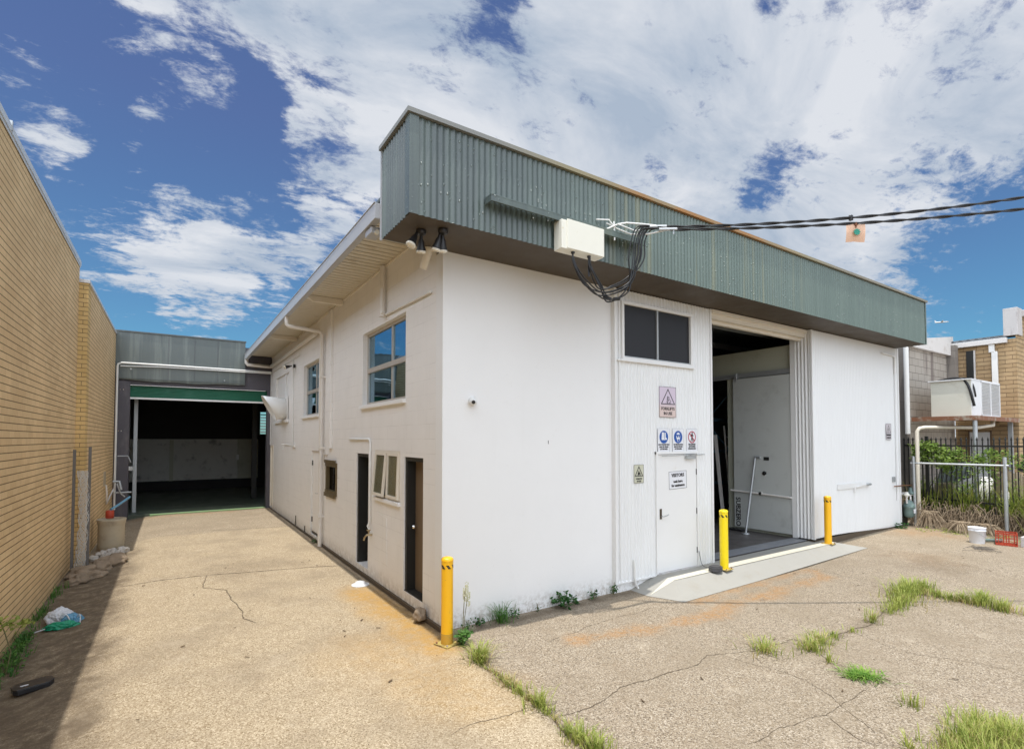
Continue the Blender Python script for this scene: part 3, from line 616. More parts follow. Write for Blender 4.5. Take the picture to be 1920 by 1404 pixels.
# visitor door
DF = MB(); DF.box(3.885, 3.93, -.085, .0, -.05, 1.985); DF.box(4.955, 4.985, -.08, .0, -.05, 1.985); DF.box(3.885, 4.985, -.087, .0, 1.945, 1.99)
VD = build('door', MB().box(3.937, 4.95, -.062, -.02, -.035, 1.938), mat_white, WH, label='plain white entrance door', bev=.003)
build('door_frame', DF, mat_white, VD)
mb = MB(); mb.box(3.985, 4.025, -.075, -.062, .86, 1.03); build('lock_plate', mb, M('dark_bronze', (.09, .07, .05), .4, metal=.4), VD)
build('handle', MB().tube([(4.005, -.075, .905), (4.01, -.115, .905), (4.03, -.118, .905), (4.10, -.116, .915), (4.15, -.112, .93)], .008, 8), mat_metal, VD)
for z in (.24, .93, 1.62): build('hinge', MB().box(4.945, 4.957, -.072, -.058, z-.05, z+.05), mat_dark, VD)
mb = MB(); mb.box(4.64, 4.88, -.115, -.064, 1.85, 1.91); mb.tube([(3.98, -.125, 1.915), (4.75, -.12, 1.925)], .007, 6); mb.box(4.74, 4.86, -.13, -.10, 1.915, 1.935); mb.tube([(4.80, -.12, 1.925), (5.15, -.10, 1.925)], .009, 6)
build('door_closer', mb, mat_metal, VD)
build('threshold', MB().box(3.9, 4.98, -.10, 0, -.06, -.038), mat_conc, VD)
# big sliding doorway: tracks over it, right hand cladding, jamb
mb = MB(); mb.box(5.43, 8.80, -.10, .0, 4.53, 4.6); mb.box(5.43, 8.80, -.05, .05, 4.44, 4.53); mb.box(5.43, 8.8, .05, .12, 4.38, 4.6)
build('door_track', mb, mat_cream, WH, bev=.004)
mb = corr(MB(), 'y', -.165, 8.83, 13.22, .0, 4.6, amp=.011, zf=lambda u: .035-.1*sm((u-9.5)/3.5))
weld(build('ribbed_cladding', mb, mat_sheet, WH, fix=False))
mb = MB()
for i in range(40):
    pass
corr(mb, 'x', 8.805, -.15, .20, .02, 4.6, pitch=.0760, amp=.016, sub=8)
weld(build('ribbed_return', mb, mat_sheet, WH, fix=False))
build('trim', MB().box(8.785, 8.835, -.187, -.15, .02, 4.6), mat_white, WH); build('jamb', MB().box(8.795, 8.86, .20, .30, .0, 4.6), mat_white, WH)
mb = MB(); mb.box(13.205, 13.27, -.19, -.14, -.06, 4.6); mb.box(13.1, 13.27, -.14, .1, -.08, 4.6)
build('trim', mb, mat_white, WH, label='white corner flashings')
build('front_wall', MB().box(8.86, 13.25, .02, .2, -.5, 4.6), mat_darkin2, WH)
mb = MB(); mb.box(8.83, 13.2, -.16, .02, -.4, -.01)
build('plinth', mb, mat_crackm, WH)
# rail plate on the right cladding
RP = MB(); RP.box(9.83, 11.25, -.20, -.178, 1.045, 1.16); RP.tube([(10.7, -.215, 1.06), (11.0, -.225, 1.10), (11.38, -.215, 1.10)], .012, 6); RP.box(10.60, 10.64, -.22, -.19, .93, 1.08)
build('guide_rail', RP, mat_white, WH, bev=.003)
build('guide_rail_end', MB().tube([(11.22, -.215, 1.10), (11.42, -.213, 1.10)], .03, 8), mat_metal, WH)
# fascia
FB, FT = 4.612, 5.68
mb = corr(MB(), 'y', -.83, -.70, 13.15, FB, FT, amp=.0072, sub=8)
fa = weld(build('fascia', mb, mat_gsheet, WH, label='long green corrugated fascia', fix=False))
for xe in (-.79, 13.18): weld(build('fascia_end', corr(MB(), 'x', xe, -.76, .04, FB, FT, amp=.011), mat_gsheet, fa, fix=False))
build('corner_flashing', MB().box(-.808, -.70, -.850, -.842, FB-.006, FT).box(-.808, -.800, -.842, -.73, FB-.006, FT), mat_gsheet, fa)
mb = MB(); mb.box(13.14, 13.196, -.846, -.838, FB-.006, FT); mb.box(13.19, 13.196, -.838, -.75, FB, FT)
build('corner_flashing', mb, mat_gsheet, fa)
mb = MB(); mb.box(-.835, 13.22, -.875, -.80, FT+.005, FT+.055); mb.box(-.835, -.76, -.80, .06, FT+.005, FT+.055); mb.box(13.15, 13.22, -.80, .06, FT+.005, FT+.055); mb.box(-.76, 13.15, -.80, .06, FT+.01, FT+.03)
build('fascia_cap', mb, mat_cap, fa, label='top capping, grey at the corner and rusty farther on')
build('fascia_back', MB().box(-.78, 13.17, .045, .07, 4.62, FT), mat_zinc, fa)
build('fascia_edge', MB().box(-.812, -.79, .03, .06, FB-.02, FT+.02), mat_gutter, fa)
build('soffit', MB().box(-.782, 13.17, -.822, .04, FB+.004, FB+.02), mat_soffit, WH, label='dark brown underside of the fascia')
# service ledge on the fascia
mb = MB(); mb.box(.13, 2.72, -.985, -.842, 4.985, 5.005); mb.box(.13, 2.72, -.985, -.965, 4.92, 4.985); mb.box(.13, .15, -.965, -.842, 4.92, 4.985)
build('ledge', mb, mat_gsheet, fa, bev=.003)
# roof and inside
build('roof', MB().box(-.80, 13.25, .08, 13.62, 5.105, 5.14), mat_zinc, WH)
mb = MB(); mb.box(13.08, 13.2, .2, 13.6, -.5, 5.1); mb.box(.2, 13.2, 13.5, 13.6, -.5, 5.1); mb.box(.2, 13.25, .075, .2, 4.63, 5.1)
build('inner_wall', mb, mat_darkin2, WH)
build('floor', MB().box(.2, 13.1, .02, 13.5, -.4, -.022), mat_floor, WH)
mb = MB(); mb.box(5.43, 8.86, .0, .32, -.022, -.012)
build('sill', mb, M('threshold_steel', (.20, .21, .23), .45, .12, 5, .1, 60, dirt=(.3, .29, .27)), WH, label='worn grey threshold strip of the big doorway')
# rafters inside
mb = MB()
for y in (1.2, 2.8, 4.4): mb.box(.3, 13, y, y+.06, 4.72, 4.86)
mb.box(6.0, 6.15, .3, 13, 4.9, 5.05)
build('rafter', mb, mat_metal, WH)
# cool-room wall inside the doorway and its sliding leaf
mb = MB(); mb.box(8.9, 9.02, .32, 1.95, -.02, 4.35); mb.box(8.9, 9.02, 1.95, 6, 3.72, 4.35); mb.box(8.9, 9.02, 4.2, 6, -.02, 3.72)
build('partition', mb, mat_coolp, WH, label='pale green insulated partition just inside the doorway')
mb = MB(); mb.box(8.845, 8.90, .31, 5.5, 3.70, 3.80); mb.box(8.83, 8.845, .31, 5.5, 3.79, 3.81); mb.box(8.80, 8.86, 1.64, 1.70, 3.62, 3.82)
build('door_rail', mb, mat_metal, WH)
SD = build('sliding_door', MB().box(8.81, 8.87, .30, 1.74, .05, 3.68), mat_leaf_d, WH, label='tall pale sliding door leaf with a push bar', bev=.006)
tg = MB().tube([(8.765, .30, .885), (8.765, 1.80, .935)], .024, 8); tg.box(8.76, 8.81, 1.0, 1.06, .90, .95)
build('push_bar', tg, mat_pipel, SD)
build('bar_knob', MB().lathe((8.76, 1.03, .915), [(.03, -.03), (.04, 0), (.03, .03)], 12, 'x'), mat_dark, SD)
build('data_plate', MB().box(8.80, 8.812, .83, .96, 1.70, 1.78), mat_dark, SD)
build('lock', MB().lathe((8.79, .94, 1.40), [(.045, -.01), (.045, .02)], 14, 'x'), mat_dark, SD)
build('lock_face', MB().lathe((8.775, .935, 1.40), [(.026, -.008), (.026, .006)], 12, 'x'), mat_chrome, SD)
text('SUBZERO', (8.806, 1.635, .42), (0, 0, -1), (0, -1, 0), .165, mat_ink, SD, bold=.02)
# eave along the side wall
mb = MB()
y = .07
while y < 13.4:
    mb.box(-.74, -.0, y, y+.125, 5.02, 5.03); y += .15
mb.box(-.74, -.0, .07, 13.4, 5.045, 5.07)
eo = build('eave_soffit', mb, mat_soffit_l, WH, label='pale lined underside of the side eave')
build('cornice', MB().box(-.03, -.001, .05, 13.5, 4.99, 5.018), mat_cream, WH)
build('fascia_board', MB().box(-.775, -.742, .07, 13.45, 4.93, 5.11), mat_gutter, WH)
mb = MB(); mb.box(-.87, -.862, .07, 13.5, 4.86, 5.05); mb.box(-.862, -.78, .07, 13.5, 4.86, 4.868); mb.box(-.88, -.862, .07, 13.5, 5.05, 5.062); mb.box(-.862, -.78, .07, .078, 4.868, 5.05); mb.box(-.862, -.78, 13.49, 13.5, 4.868, 5.05)
build('gutter', mb, mat_gutter, WH, label='grey gutter along the side eave', bev=.003)
for yb in (4.55, 9.1):
    mb = MB(); mb.prism([(-.78, yb, 5.015), (-.03, yb, 5.015), (-.03, yb, 4.90), (-.60, yb, 4.90)], (0, .09, 0))
    build('eave_bracket', mb, mat_cream, WH, bev=.004)

def sidewin(y0, y1, zb, zt, mz, my, dep=.10, fm=mat_alu, gm=mat_glass, label=None, w=.05):
    f = MB(); X0, X1 = dep-.02, dep+.04
    f.box(X0, X1, y0, y1, zb, zb+w); f.box(X0, X1, y0, y1, zt-w, zt); f.box(X0, X1, y0, y0+w, zb+w, zt-w); f.box(X0, X1, y1-w, y1, zb+w, zt-w)
    o = build('window', f, fm, WH, label=label)
    q = MB(); q.box(X0-.012, X1, y0+w, y1-w, mz-.04, mz+.04); q.box(X0+.005, X1-.005, my-.022, my+.022, zb+w, mz-.04); q.box(X0+.005, X1-.005, my-.022, my+.022, mz+.04, zt-w)
    build('mullion', q, fm, o)
    build('pane', MB().box(dep+.008, dep+.012, y0+w, y1-w, zb+w, zt-w), gm, o)
    build('sill', MB().box(-.055, dep+.02, y0-.02, y1+.06, zb-.07, zb-.006), mat_render, o, bev=.008)
    mb = MB(); mb.box(1.9, 1.95, max(.25, y0-1.5), y1+1.5, zb-1, zt+.5)
    build('backing', mb, mat_darkin2, o)
    return o
w1 = sidewin(1.252, 3.298, 2.802, 4.088, 3.42, 2.05, label='large four pane window near the front corner')
mb = MB()
for i in range(22): mb.obox((.30, 1.62, 2.86+i*.030), (1, 0, .5), (0, 1, 0), (-.5, 0, 1), .017, .38, .0015)
build('blind', mb, mat_blind, w1)
mb = MB(); mb.tube([(.5, 2.1, 3.33), (.5, 3.25, 3.33)], .012, 6); mb.tube([(.5, 2.1, 3.05), (.5, 3.25, 3.05)], .012, 6); mb.tube([(.5, 2.0, 3.33), (.5, 1.98, 2.8)], .012, 6)
build('rail', mb, mat_chrome, w1)
w2 = sidewin(6.672, 8.338, 2.792, 4.108, 3.40, 7.30, label='narrower four pane window past the downpipe')
# third window is boarded over
o = build('window', MB().box(.06, .09, 10.40, 12.67, 2.79, 4.2), mat_side, WH, label='painted over window with an exhaust cowl')
build('mullion', MB().box(.03, .06, 11.1, 11.2, 2.79, 4.2), mat_white, o); build('sill', MB().box(-.055, .06, 10.38, 12.72, 2.70, 2.785), mat_render, o)
# doors in the side wall
def recess(y0, y1, zb, zt, dep):
    return
FR = MB(); FR.box(.02, .19, 1.215, 1.278, 0.0, 1.938); FR.box(.10, .19, .592, .63, 0.0, 1.938); FR.box(.02, .19, .63, 1.215, 1.88, 1.938)
bd = build('door', MB().box(.155, .195, .63, 1.215, .0, 1.88), mat_brown, WH, label='brown side door with a round knob', bev=.003)
build('door_frame', FR, mat_dark, bd)
build('threshold', MB().box(.01, .19, .60, 1.275, -.009, .004), mat_dark, bd)
build('knob', MB().lathe((.105, 1.15, .92), [(.012, .05), (.014, .02), (.034, .01), (.036, -.01), (.02, -.03)], 14, 'x'), mat_chrome, bd)
FR = MB(); FR.box(.02, .19, 3.55, 3.618, -.05, 1.938); FR.box(.10, .19, 2.932, 2.97, -.05, 1.938); FR.box(.02, .19, 2.97, 3.55, 1.88, 1.938)
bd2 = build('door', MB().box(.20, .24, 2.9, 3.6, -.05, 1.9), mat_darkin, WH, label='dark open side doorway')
build('door_frame', FR, mat_dark, bd2)
wd_ = build('door', MB().box(.035, .07, 6.56, 7.35, -.03, 1.91), mat_side, WH, label='wall coloured flush side door', bev=.003)
for z in (.25, 1.62): build('hinge', MB().box(.02, .036, 7.30, 7.36, z-.06, z+.06), mat_dark, wd_)
mb = MB(); mb.box(.02, .036, 6.62, 6.66, .85, 1.03); mb.tube([(.02, 6.64, .93), (-.03, 6.64, .93), (-.035, 6.75, .93)], .008, 6); build('handle', mb, mat_metal, wd_)
build('gap', MB().box(.03, .1, 6.56, 7.35, -.088, -.032), mat_dark, wd_)
fd = build('door', MB().box(.03, .07, 13.02, 13.55, -.08, 1.97), mat_cream, WH, label='far end door beside the shed')
build('door_frame', MB().box(-.02, .03, 13.0, 13.05, -.1, 2.0).box(-.02, .03, 13.52, 13.57, -.1, 2.0).box(-.02, .03, 13.05, 13.52, 1.95, 2.0), mat_cream, fd)
# awning window between the two doorways
f = MB(); y0, y1, zb, zt = 1.442, 2.573, 1.255, 2.018; w = .035
f.box(.0, .07, y0, y1, zb, zb+w); f.box(.0, .07, y0, y1, zt-w, zt); f.box(0, .07, y0, y0+w, zb+w, zt-w); f.box(0, .07, y1-w, y1, zb+w, zt-w); f.box(0, .07, 1.98, 2.02, zb+w, zt-w)
aw = build('window', f, mat_cream, WH, label='pair of small awning sashes tilted open between doorways')
build('sill', MB().box(-.045, .03, 1.42, 2.60, 1.19, 1.248), mat_render, aw, bev=.006)
build('backing', MB().box(.6, .62, 1.3, 2.8, 1, 2.2), mat_darkin, aw)
for (sy0, sy1, ang) in ((2.03, 2.54, .085), (1.48, 1.97, .03)):
    ez = Vector((-math.sin(ang), 0, -math.cos(ang))); nn = Vector((-math.cos(ang), 0, math.sin(ang))); hgt = zt-zb-.06
    top = Vector((0.0, 0, zt-.035)); q = MB(); t = .045
    def bar(ya, yb, s0, s1):
        c = top+ez*((s0+s1)/2)+Vector((0, (ya+yb)/2, 0)); q.obox(c, (0, 1, 0), ez, nn, abs(yb-ya)/2, (s1-s0)/2, .018)
    bar(sy0, sy1, 0, t); bar(sy0, sy1, hgt-t, hgt); bar(sy0, sy0+t, t, hgt-t); bar(sy1-t, sy1, t, hgt-t)
    so_ = build('sash', q, mat_cream, aw)
    q = MB(); c = top+ez*(hgt/2)+Vector((0, (sy0+sy1)/2, 0)); q.obox(c, (0, 1, 0), ez, nn, (sy1-sy0)/2-t, hgt/2-t, .002)
    # panes are sub-parts of the window frame
    build('pane', q, mat_frost, aw)
# small serving window
f = MB(); y0, y1, zb, zt = 4.96, 5.87, 1.01, 1.70; w = .09
f.box(-.03, .08, y0, y1, zb, zb+w); f.box(-.03, .08, y0, y1, zt-w, zt); f.box(-.02, .08, y0, y0+w, zb+w, zt-w); f.box(-.02, .08, y1-w, y1, zb+w, zt-w); f.box(-.045, -.02, y0+.05, y1+.03, zb-.05, zb+.03); f.box(-.045, -.02, y0+.05, y1+.03, zt-.02, zt+.05)
sw = build('window', f, mat_browna, WH, label='small bronze framed window')
build('pane', MB().box(.05, .054, y0+w, y1-w, zb+w, zt-w), glass('dark_glass', (.2, .2, .2), .08), sw); build('backing', MB().box(.4, .42, 4.6, 6.4, .8, 1.9), mat_dark, sw)
# exhaust cowl
mb = MB(); c0 = Vector((.02, 11.0, 3.42)); pts = []; seg = 20
for (x, r, tl) in ((.03, .33, 0), (-.18, .33, 0), (-.22, .345, 0)): pts.append((x, r, tl))
vs = []
for x, r, tl in pts:
    for k in range(seg):
        a = 2*PI*k/seg; vs.append((x, 11.0+r*math.cos(a), 3.12+r*math.sin(a)))
for k in range(seg):
    a = 2*PI*k/seg; t = (math.sin(a)+1)/2; vs.append((-.24-.42*t, 11.0+.38*math.cos(a), 3.12+.38*math.sin(a)))
mb.add(vs, [(i*seg+k, i*seg+(k+1) % seg, (i+1)*seg+(k+1) % seg, (i+1)*seg+k) for i in range(3) for k in range(seg)], True)
ec = build('exhaust_cowl', mb, mat_pipew, WH, label='white slanted exhaust cowl sticking out of the side wall')
mdf = ec.modifiers.new('s', 'SOLIDIFY'); mdf.thickness = .008
mb = MB(); mb.box(.0, .02, 10.6, 11.4, 2.79, 3.5); build('cowl_plate', mb, mat_side, ec)
# pipes on the side wall
build('downpipe', MB().tube([(-.82, 6.07, 4.87), (-.82, 6.07, 4.70), (-.78, 6.07, 4.66), (-.13, 6.10, 4.63), (-.07, 6.10, 4.56), (-.07, 6.10, -.19)], .045, 12), mat_pipel, WH, label='main downpipe with a long elbow under the eave')
for z in (3.6, 2.0, .47): build('pipe_clip', MB().box(-.12, .0, 6.04, 6.16, z-.02, z+.02), mat_pipel, WH)
build('downpipe', MB().tube([(-.82, 13.38, 4.87), (-.82, 13.38, 4.76), (-.79, 13.38, 4.70), (-.12, 13.38, 4.68), (-.07, 13.33, 4.68), (-.07, 6.7, 4.70)], .058, 12), mat_pipel, WH, label='gutter outlet pipe running along the top of the side wall')
build('riser_cover', MB().box(-.055, -.001, 5.38, 5.60, 2.0, 4.985), mat_side, WH, bev=.004)
build('downpipe', MB().tube([(-.06, 2.10, 5.0), (-.06, 2.10, 4.26), (-.06, 2.06, 4.20)], .042, 12).tube([(-.06, 2.10, 4.25), (-.06, 2.10, 4.17)], .052, 12), mat_pipel, WH, label='short riser pipe above the large window')
build('conduit', MB().tube([(-.03, 2.05, 4.20), (-.03, .32, 4.155)], .018, 8), mat_pipew, WH)
build('conduit', MB().tube([(-.025, 13.5, 4.49), (-.025, 8.75, 4.46)], .015, 6).tube([(-.025, 9.68, 4.46), (-.025, 9.62, 4.2), (-.025, 9.55, 2.05)], .015, 6).box(-.05, 0, 9.3, 9.75, 1.98, 2.04), mat_pipew, WH)
build('conduit', MB().tube([(-.025, 13.55, 4.44), (-.025, 13.55, 2.0)], .016, 6), mat_pipew, WH)
build('conduit', MB().tube([(-.025, 4.05, 2.20), (-.025, 2.83, 2.20), (-.025, 2.78, 2.15), (-.025, 2.76, .80), (-.05, 2.80, .72), (-.02, 2.70, .60)], .016, 8), mat_pipew, WH, label='thin pipe running from above the dark doorway down to the tap')
build('conduit', MB().tube([(-.02, 5.75, 1.86), (-.02, 6.02, 1.86), (-.02, 6.0, 1.5)], .013, 6), mat_pipel, WH)
build('wall_bracket', MB().tube([(-.01, 10.4, 2.05), (-.16, 10.5, 2.05)], .012, 6).tube([(-.01, 9.9, 2.03), (-.01, 10.9, 2.03)], .016, 6).tube([(-.1, 10.5, 2.05), (-.12, 10.55, 1.9)], .01, 6), mat_white, WH)
tp = MB().tube([(0, 2.70, .58), (-.09, 2.72, .58), (-.12, 2.74, .54), (-.13, 2.75, .49)], .016, 8).lathe((-.06, 2.71, .60), [(.012, 0), (.012, .05), (.035, .055), (.035, .07)], 10)
build('tap', tp, M('brass', (.45, .36, .22), .35, .15, 8, metal=.8), WH)
for (yy, za, zb2) in ((9.1, -.14, .12), (7.95, -.14, .0)): build('cable_stub', MB().tube([(-.012, yy, za), (-.012, yy, zb2)], .01, 6), mat_dark, WH)
mb = MB(); mb.tube([(-.003, 2.45, .98), (-.003, 2.0, .94), (-.003, 1.98, .2)], .004, 4); build('access_panel', mb, mat_side, WH)
# conduit at the foot of the ribbed panel
build('conduit', MB().tube([(3.33, -.10, .27), (3.335, -.105, .12), (3.33, -.105, -.0), (3.36, -.11, -.12), (3.42, -.12, -.21)], .017, 8), mat_pipew, WH, label='curved white conduit at the foot of the ribbed wall')
build('conduit', MB().tube([(12.25, -.20, 4.40), (12.9, -.20, 4.385), (13.0, -.20, 4.35), (13.0, -.20, 3.9)], .025, 8).tube([(13.0, -.20, 3.9), (13.0, -.19, .6)], .012, 6), mat_white, WH, label='white pipe along the top right of the ribbed wall')
build('junction', MB().box(12.75, 12.87, -.21, -.175, 1.09, 1.22), mat_metal, WH)
build('scuff', MB().box(1.685, 1.695, -.002, .001, 2.13, 2.18), mat_dark, WH)

# roof camera, PVC stub
t = thing('security_camera', 'small dark camera tucked under the gutter beside the fascia', 'camera', (-.76, .42, 4.86))
build('housing', MB().box(-.84, -.70, .30, .55, 4.77, 4.855), mat_gutter, t, bev=.01); build('lens', MB().lathe((-.77, .29, 4.78), [(.03, .02), (.03, -.02)], 12, 'y'), mat_lamp, t)
solo('pvc_elbow', MB().tube([(-.20, .02, 4.612), (-.20, .02, 4.56), (-.205, .05, 4.52), (-.22, .13, 4.38)], .052, 14).tube([(-.20, .02, 4.612), (-.20, .02, 4.575)], .060, 14), mat_pvc, 'cream plastic pipe elbow poking out under the fascia corner', 'pipe')
# floodlights
def flood(base, heads, label, down=True, wallx=None):
    b = Vector(base); t = thing('floodlight', label, 'floodlight', base, 'black twin floodlights')
    build('base_plate', MB().lathe(b, [(.058, 0), (.06, -.03), (.05, -.05)], 16) if down else MB().lathe(b, [(.05, 0), (.05, -.05)], 14, 'x'), mat_black, t)
    for (dx, dy, dz) in heads:
        d = Vector((dx, dy, dz)).normalized(); s = b+Vector((dx*.12, dy*.12, -.04 if down else 0))
        m = MB().tube([s, s+d*.04, s+d*.07, s+d*.12, s+d*.17, s+d*.172], .02, 16, radii=[.016, .020, .034, .040, .058, .058])
        hd = build('lamp_holder', m, mat_black, t)
        m = MB().tube([s+d*.173, s+d*.190, s+d*.203, s+d*.208], .05, 18, radii=[.054, .060, .052, .02])
        build('lamp', m, mat_lamp, hd)
    return t
flood((-.50, -.455, 4.61), [(-.45, -.1, -.9), (.12, .25, -1)], 'twin floodlight nearest the outer corner of the fascia')
flood((-.30, -.62, 4.61), [(.12, .28, -1), (-.15, .3, -1)], 'twin floodlight to the right, above the wall corner')
flood((-.02, 9.4, 4.24), [(-.75, .25, -.15), (-.72, .02, -.2)], 'single black spotlight on the side wall beneath the long pipe', down=False)

# front dome camera
t = thing('dome_camera', 'white round security camera on the smooth front wall', 'camera', (.42, 0, 2.70))
build('mount', MB().lathe((.43, 0, 2.70), [(.06, 0), (.06, -.03), (.05, -.05)], 20, 'y'), mat_pipew, t)
build('eye', MB().tube([(.42, -.04, 2.70), (.40, -.09, 2.685), (.388, -.115, 2.678)], .04, 16, radii=[.048, .045, .03]), mat_pipew, t)
build('lens', MB().tube([(.388, -.115, 2.678), (.383, -.125, 2.676)], .024, 12), mat_black, t)

# ------------------------------------------------------------------ signs
def rect(mb, x0, x1, z0, z1, y, t=.002): return mb.box(x0, x1, y-t, y, z0, z1)
def frame(mb, x0, x1, z0, z1, y, w): rect(mb, x0, x1, z1-w, z1, y); rect(mb, x0, x1, z0, z0+w, y); rect(mb, x0, x0+w, z0+w, z1-w, y); rect(mb, x1-w, x1, z0+w, z1-w, y); return mb
def tri(mb, cx, z0, w, h, y, t):
    A, B, C_ = Vector((cx-w/2, y, z0)), Vector((cx+w/2, y, z0)), Vector((cx, y, z0+h)); g = (A+B+C_)/3
    o = [A, B, C_]; i = [g+(p-g)*(1-t) for p in o]
    for k in range(3): mb.prism([o[k], o[(k+1) % 3], i[(k+1) % 3], i[k]], (0, -.002, 0))
    return mb
def disc(mb, cx, cz, r, y, n=28, rx=None): rx = rx or r; return mb.prism([(cx+rx*math.cos(2*PI*k/n), y, cz+r*math.sin(2*PI*k/n)) for k in range(n)], (0, -.0015, 0))
def ring(mb, cx, cz, r0, r1, y, n=28, k1=1):
    for k in range(n):
        a, b = 2*PI*k/n, 2*PI*(k+1)/n
        mb.prism([(cx+r0*math.cos(a), y, cz+r0*math.sin(a)), (cx+r1*math.cos(a), y, cz+r1*math.sin(a)), (cx+r1*math.cos(b), y, cz+r1*math.sin(b)), (cx+r0*math.cos(b), y, cz+r0*math.sin(b))], (0, -.0015, 0))
    return mb
def seg_(mb, x0, z0, x1, z1, w, y):
    d = Vector((x1-x0, 0, z1-z0)).normalized(); n = Vector((-d.z, 0, d.x))*w/2; a, b = Vector((x0, y, z0)), Vector((x1, y, z1))
    return mb.prism([a-n, b-n, b+n, a+n], (0, -.0015, 0))
EX, EZ = (1, 0, 0), (0, 0, 1)
def truck(mb, cx, cz, s, y):
    P = lambda a, b: (cx+a*s, cz+b*s)
    for (a, b, c, d, w) in ((-.30, -.30, -.16, .48, .05), (-.22, -.30, -.09, .48, .035), (-.08, .40, .12, .38, .045), (.12, .38, .17, -.02, .045), (.17, -.02, .42, -.04, .045), (.42, -.04, .42, -.32, .045), (-.55, -.37, -.28, -.35, .04), (-.2, -.33, -.05, -.33, .04), (.1, -.33, .25, -.33, .04), (-.05, .1, .02, -.12, .09), (-.05, .2, .02, .25, .1), (-.1, -.12, .1, -.12, .05)):
        x0, z0 = P(a, b); x1, z1 = P(c, d); seg_(mb, x0, z0, x1, z1, w*s, y)
    for a in (-.13, .26):
        x, z = P(a, -.36); ring(mb, x, z, .06*s, .11*s, y, 14)
    return mb
def sign(name, label, x0, x1, z0, z1, y, pm, cat='sign', border=None, bw=.006):
    t = thing(name, label, cat, ((x0+x1)/2, y, z0))
    build('panel', MB().box(x0, x1, y, y+.004, z0, z1), pm, t)
    if border: build('border', frame(MB(), x0, x1, z0, z1, y, bw), border, t)
    return t
def grad_sign():
    s = NT('faded_pink_sign'); sp = s.n('ShaderNodeSeparateXYZ'); s.l(s.pos, sp.inputs[0])
    return s.fin(s.mix(s.ramp(sp.outputs[2], 2.70, 2.84, 0, 1), (.66, .53, .49), (.62, .53, .63)), .4)
y = -.078
t = sign('warning_sign', 'faded pink forklifts in use sign, larger one above the safety signs', 3.98, 4.405, 2.57, 3.09, y, grad_sign(), border=mat_signbrd)
m_ = tri(MB(), 4.20, 2.79, .36, .27, y-.001, .14); truck(m_, 4.21, 2.868, .135, y-.001); build('symbol', m_, mat_ink, t)
text('FORKLIFTS', (4.195, y-.003, 2.715), EX, EZ, .074, mat_ink, t, bold=.012, xs=.95); text('IN USE', (4.195, y-.003, 2.635), EX, EZ, .074, mat_ink, t, bold=.012)
t = sign('warning_sign', 'small pale yellow forklifts in use sign left of the visitor door', 3.365, 3.587, 1.488, 1.785, y, mat_paleye, border=mat_signbrd, bw=.004)
m_ = tri(MB(), 3.476, 1.595, .195, .17, y-.001, .22); truck(m_, 3.48, 1.648, .085, y-.001); m_.box(3.45, 3.50, y-.0025, y-.001, 1.625, 1.66); build('symbol', m_, mat_ink, t)
text('FORKLIFTS', (3.476, y-.003, 1.556), EX, EZ, .032, mat_ink, t, bold=.03, xs=.9); text('IN USE', (3.476, y-.003, 1.517), EX, EZ, .032, mat_ink, t, bold=.03)
def blue_sign(x0, x1, lines, label, icon):
    t = sign('safety_sign', label, x0, x1, 1.985, 2.38, y, mat_signw, border=mat_metal, bw=.003); cx = (x0+x1)/2
    if icon != 'no':
        build('disc', disc(MB(), cx, 2.235, .108, y-.001, 36), mat_blue, t)
    m_ = MB(); yy = y-.0032
    if icon == 'boot':
        for dx, k in ((.028, .92), (-.022, 1.0)):
            P = [(-.03, .075), (.018, .075), (.018, -.01), (.045, -.03), (.052, -.055), (-.035, -.055), (-.04, -.03)]
            m_.prism([(cx+dx+a*k, yy-(0 if dx > 0 else .002), 2.24+b*k) for a, b in P], (0, -.0015, 0))
        build('symbol', m_, mat_signw, t)
        build('symbol_detail', seg_(MB(), cx+.004, 2.315, cx+.01, 2.2, .006, yy-.006), mat_blue, t)
    elif icon == 'eye':
        disc(m_, cx, 2.245, .068, yy, 24, .05); m_.prism([(cx-.04, yy, 2.22), (cx+.04, yy, 2.22), (cx+.022, yy, 2.155), (cx-.022, yy, 2.155)], (0, -.0012, 0)); build('symbol', m_, mat_signw, t)
        b_ = MB(); disc(b_, cx-.023, 2.245, .017, yy-.002, 14); disc(b_, cx+.023, 2.245, .017, yy-.002, 14); seg_(b_, cx-.055, 2.268, cx+.055, 2.268, .018, yy-.002); disc(b_, cx, 2.178, .02, yy-.002, 14, .018); build('symbol_detail', b_, mat_blue, t)
    else:
        rg = ring(MB(), cx, 2.235, .088, .105, y-.001, 36); seg_(rg, cx-.066, 2.30, cx+.066, 2.168, .016, y-.004); build('prohibition_ring', rg, mat_red, t)
        disc(m_, cx+.004, 2.302, .015, y-.002, 14)
        for a in ((0, .05, 0, -.005, .034), (-.004, -.0, -.03, -.075, .017), (.004, -.0, .026, -.075, .017), (-.01, .05, -.04, .012, .012), (.012, .05, .038, .015, .012)): seg_(m_, cx+a[0], 2.235+a[1], cx+a[2], 2.235+a[3], a[4], y-.002)
        build('symbol', m_, mat_ink, t)
    z = 2.105
    for s_, sz in lines: text(s_, (cx, y-.0035, z), EX, EZ, sz, mat_ink, t, bold=.025, xs=.88); z -= .037
    return t
blue_sign(3.935, 4.235, [('FOOT PROTECTION', .034), ('MUST BE WORN', .034), ('IN THIS AREA', .034)], 'blue disc safety sign with white boots', 'boot')
blue_sign(4.305, 4.60, [('EYE PROTECTION', .034), ('MUST BE WORN', .034), ('IN THIS AREA', .034)], 'blue disc safety sign with a face in goggles', 'eye')
blue_sign(4.675, 4.975, [('NO ENTRY', .044), ('AUTHORISED', .034), ('PERSONS ONLY', .034)], 'safety sign with a red crossed out walking figure', 'no')
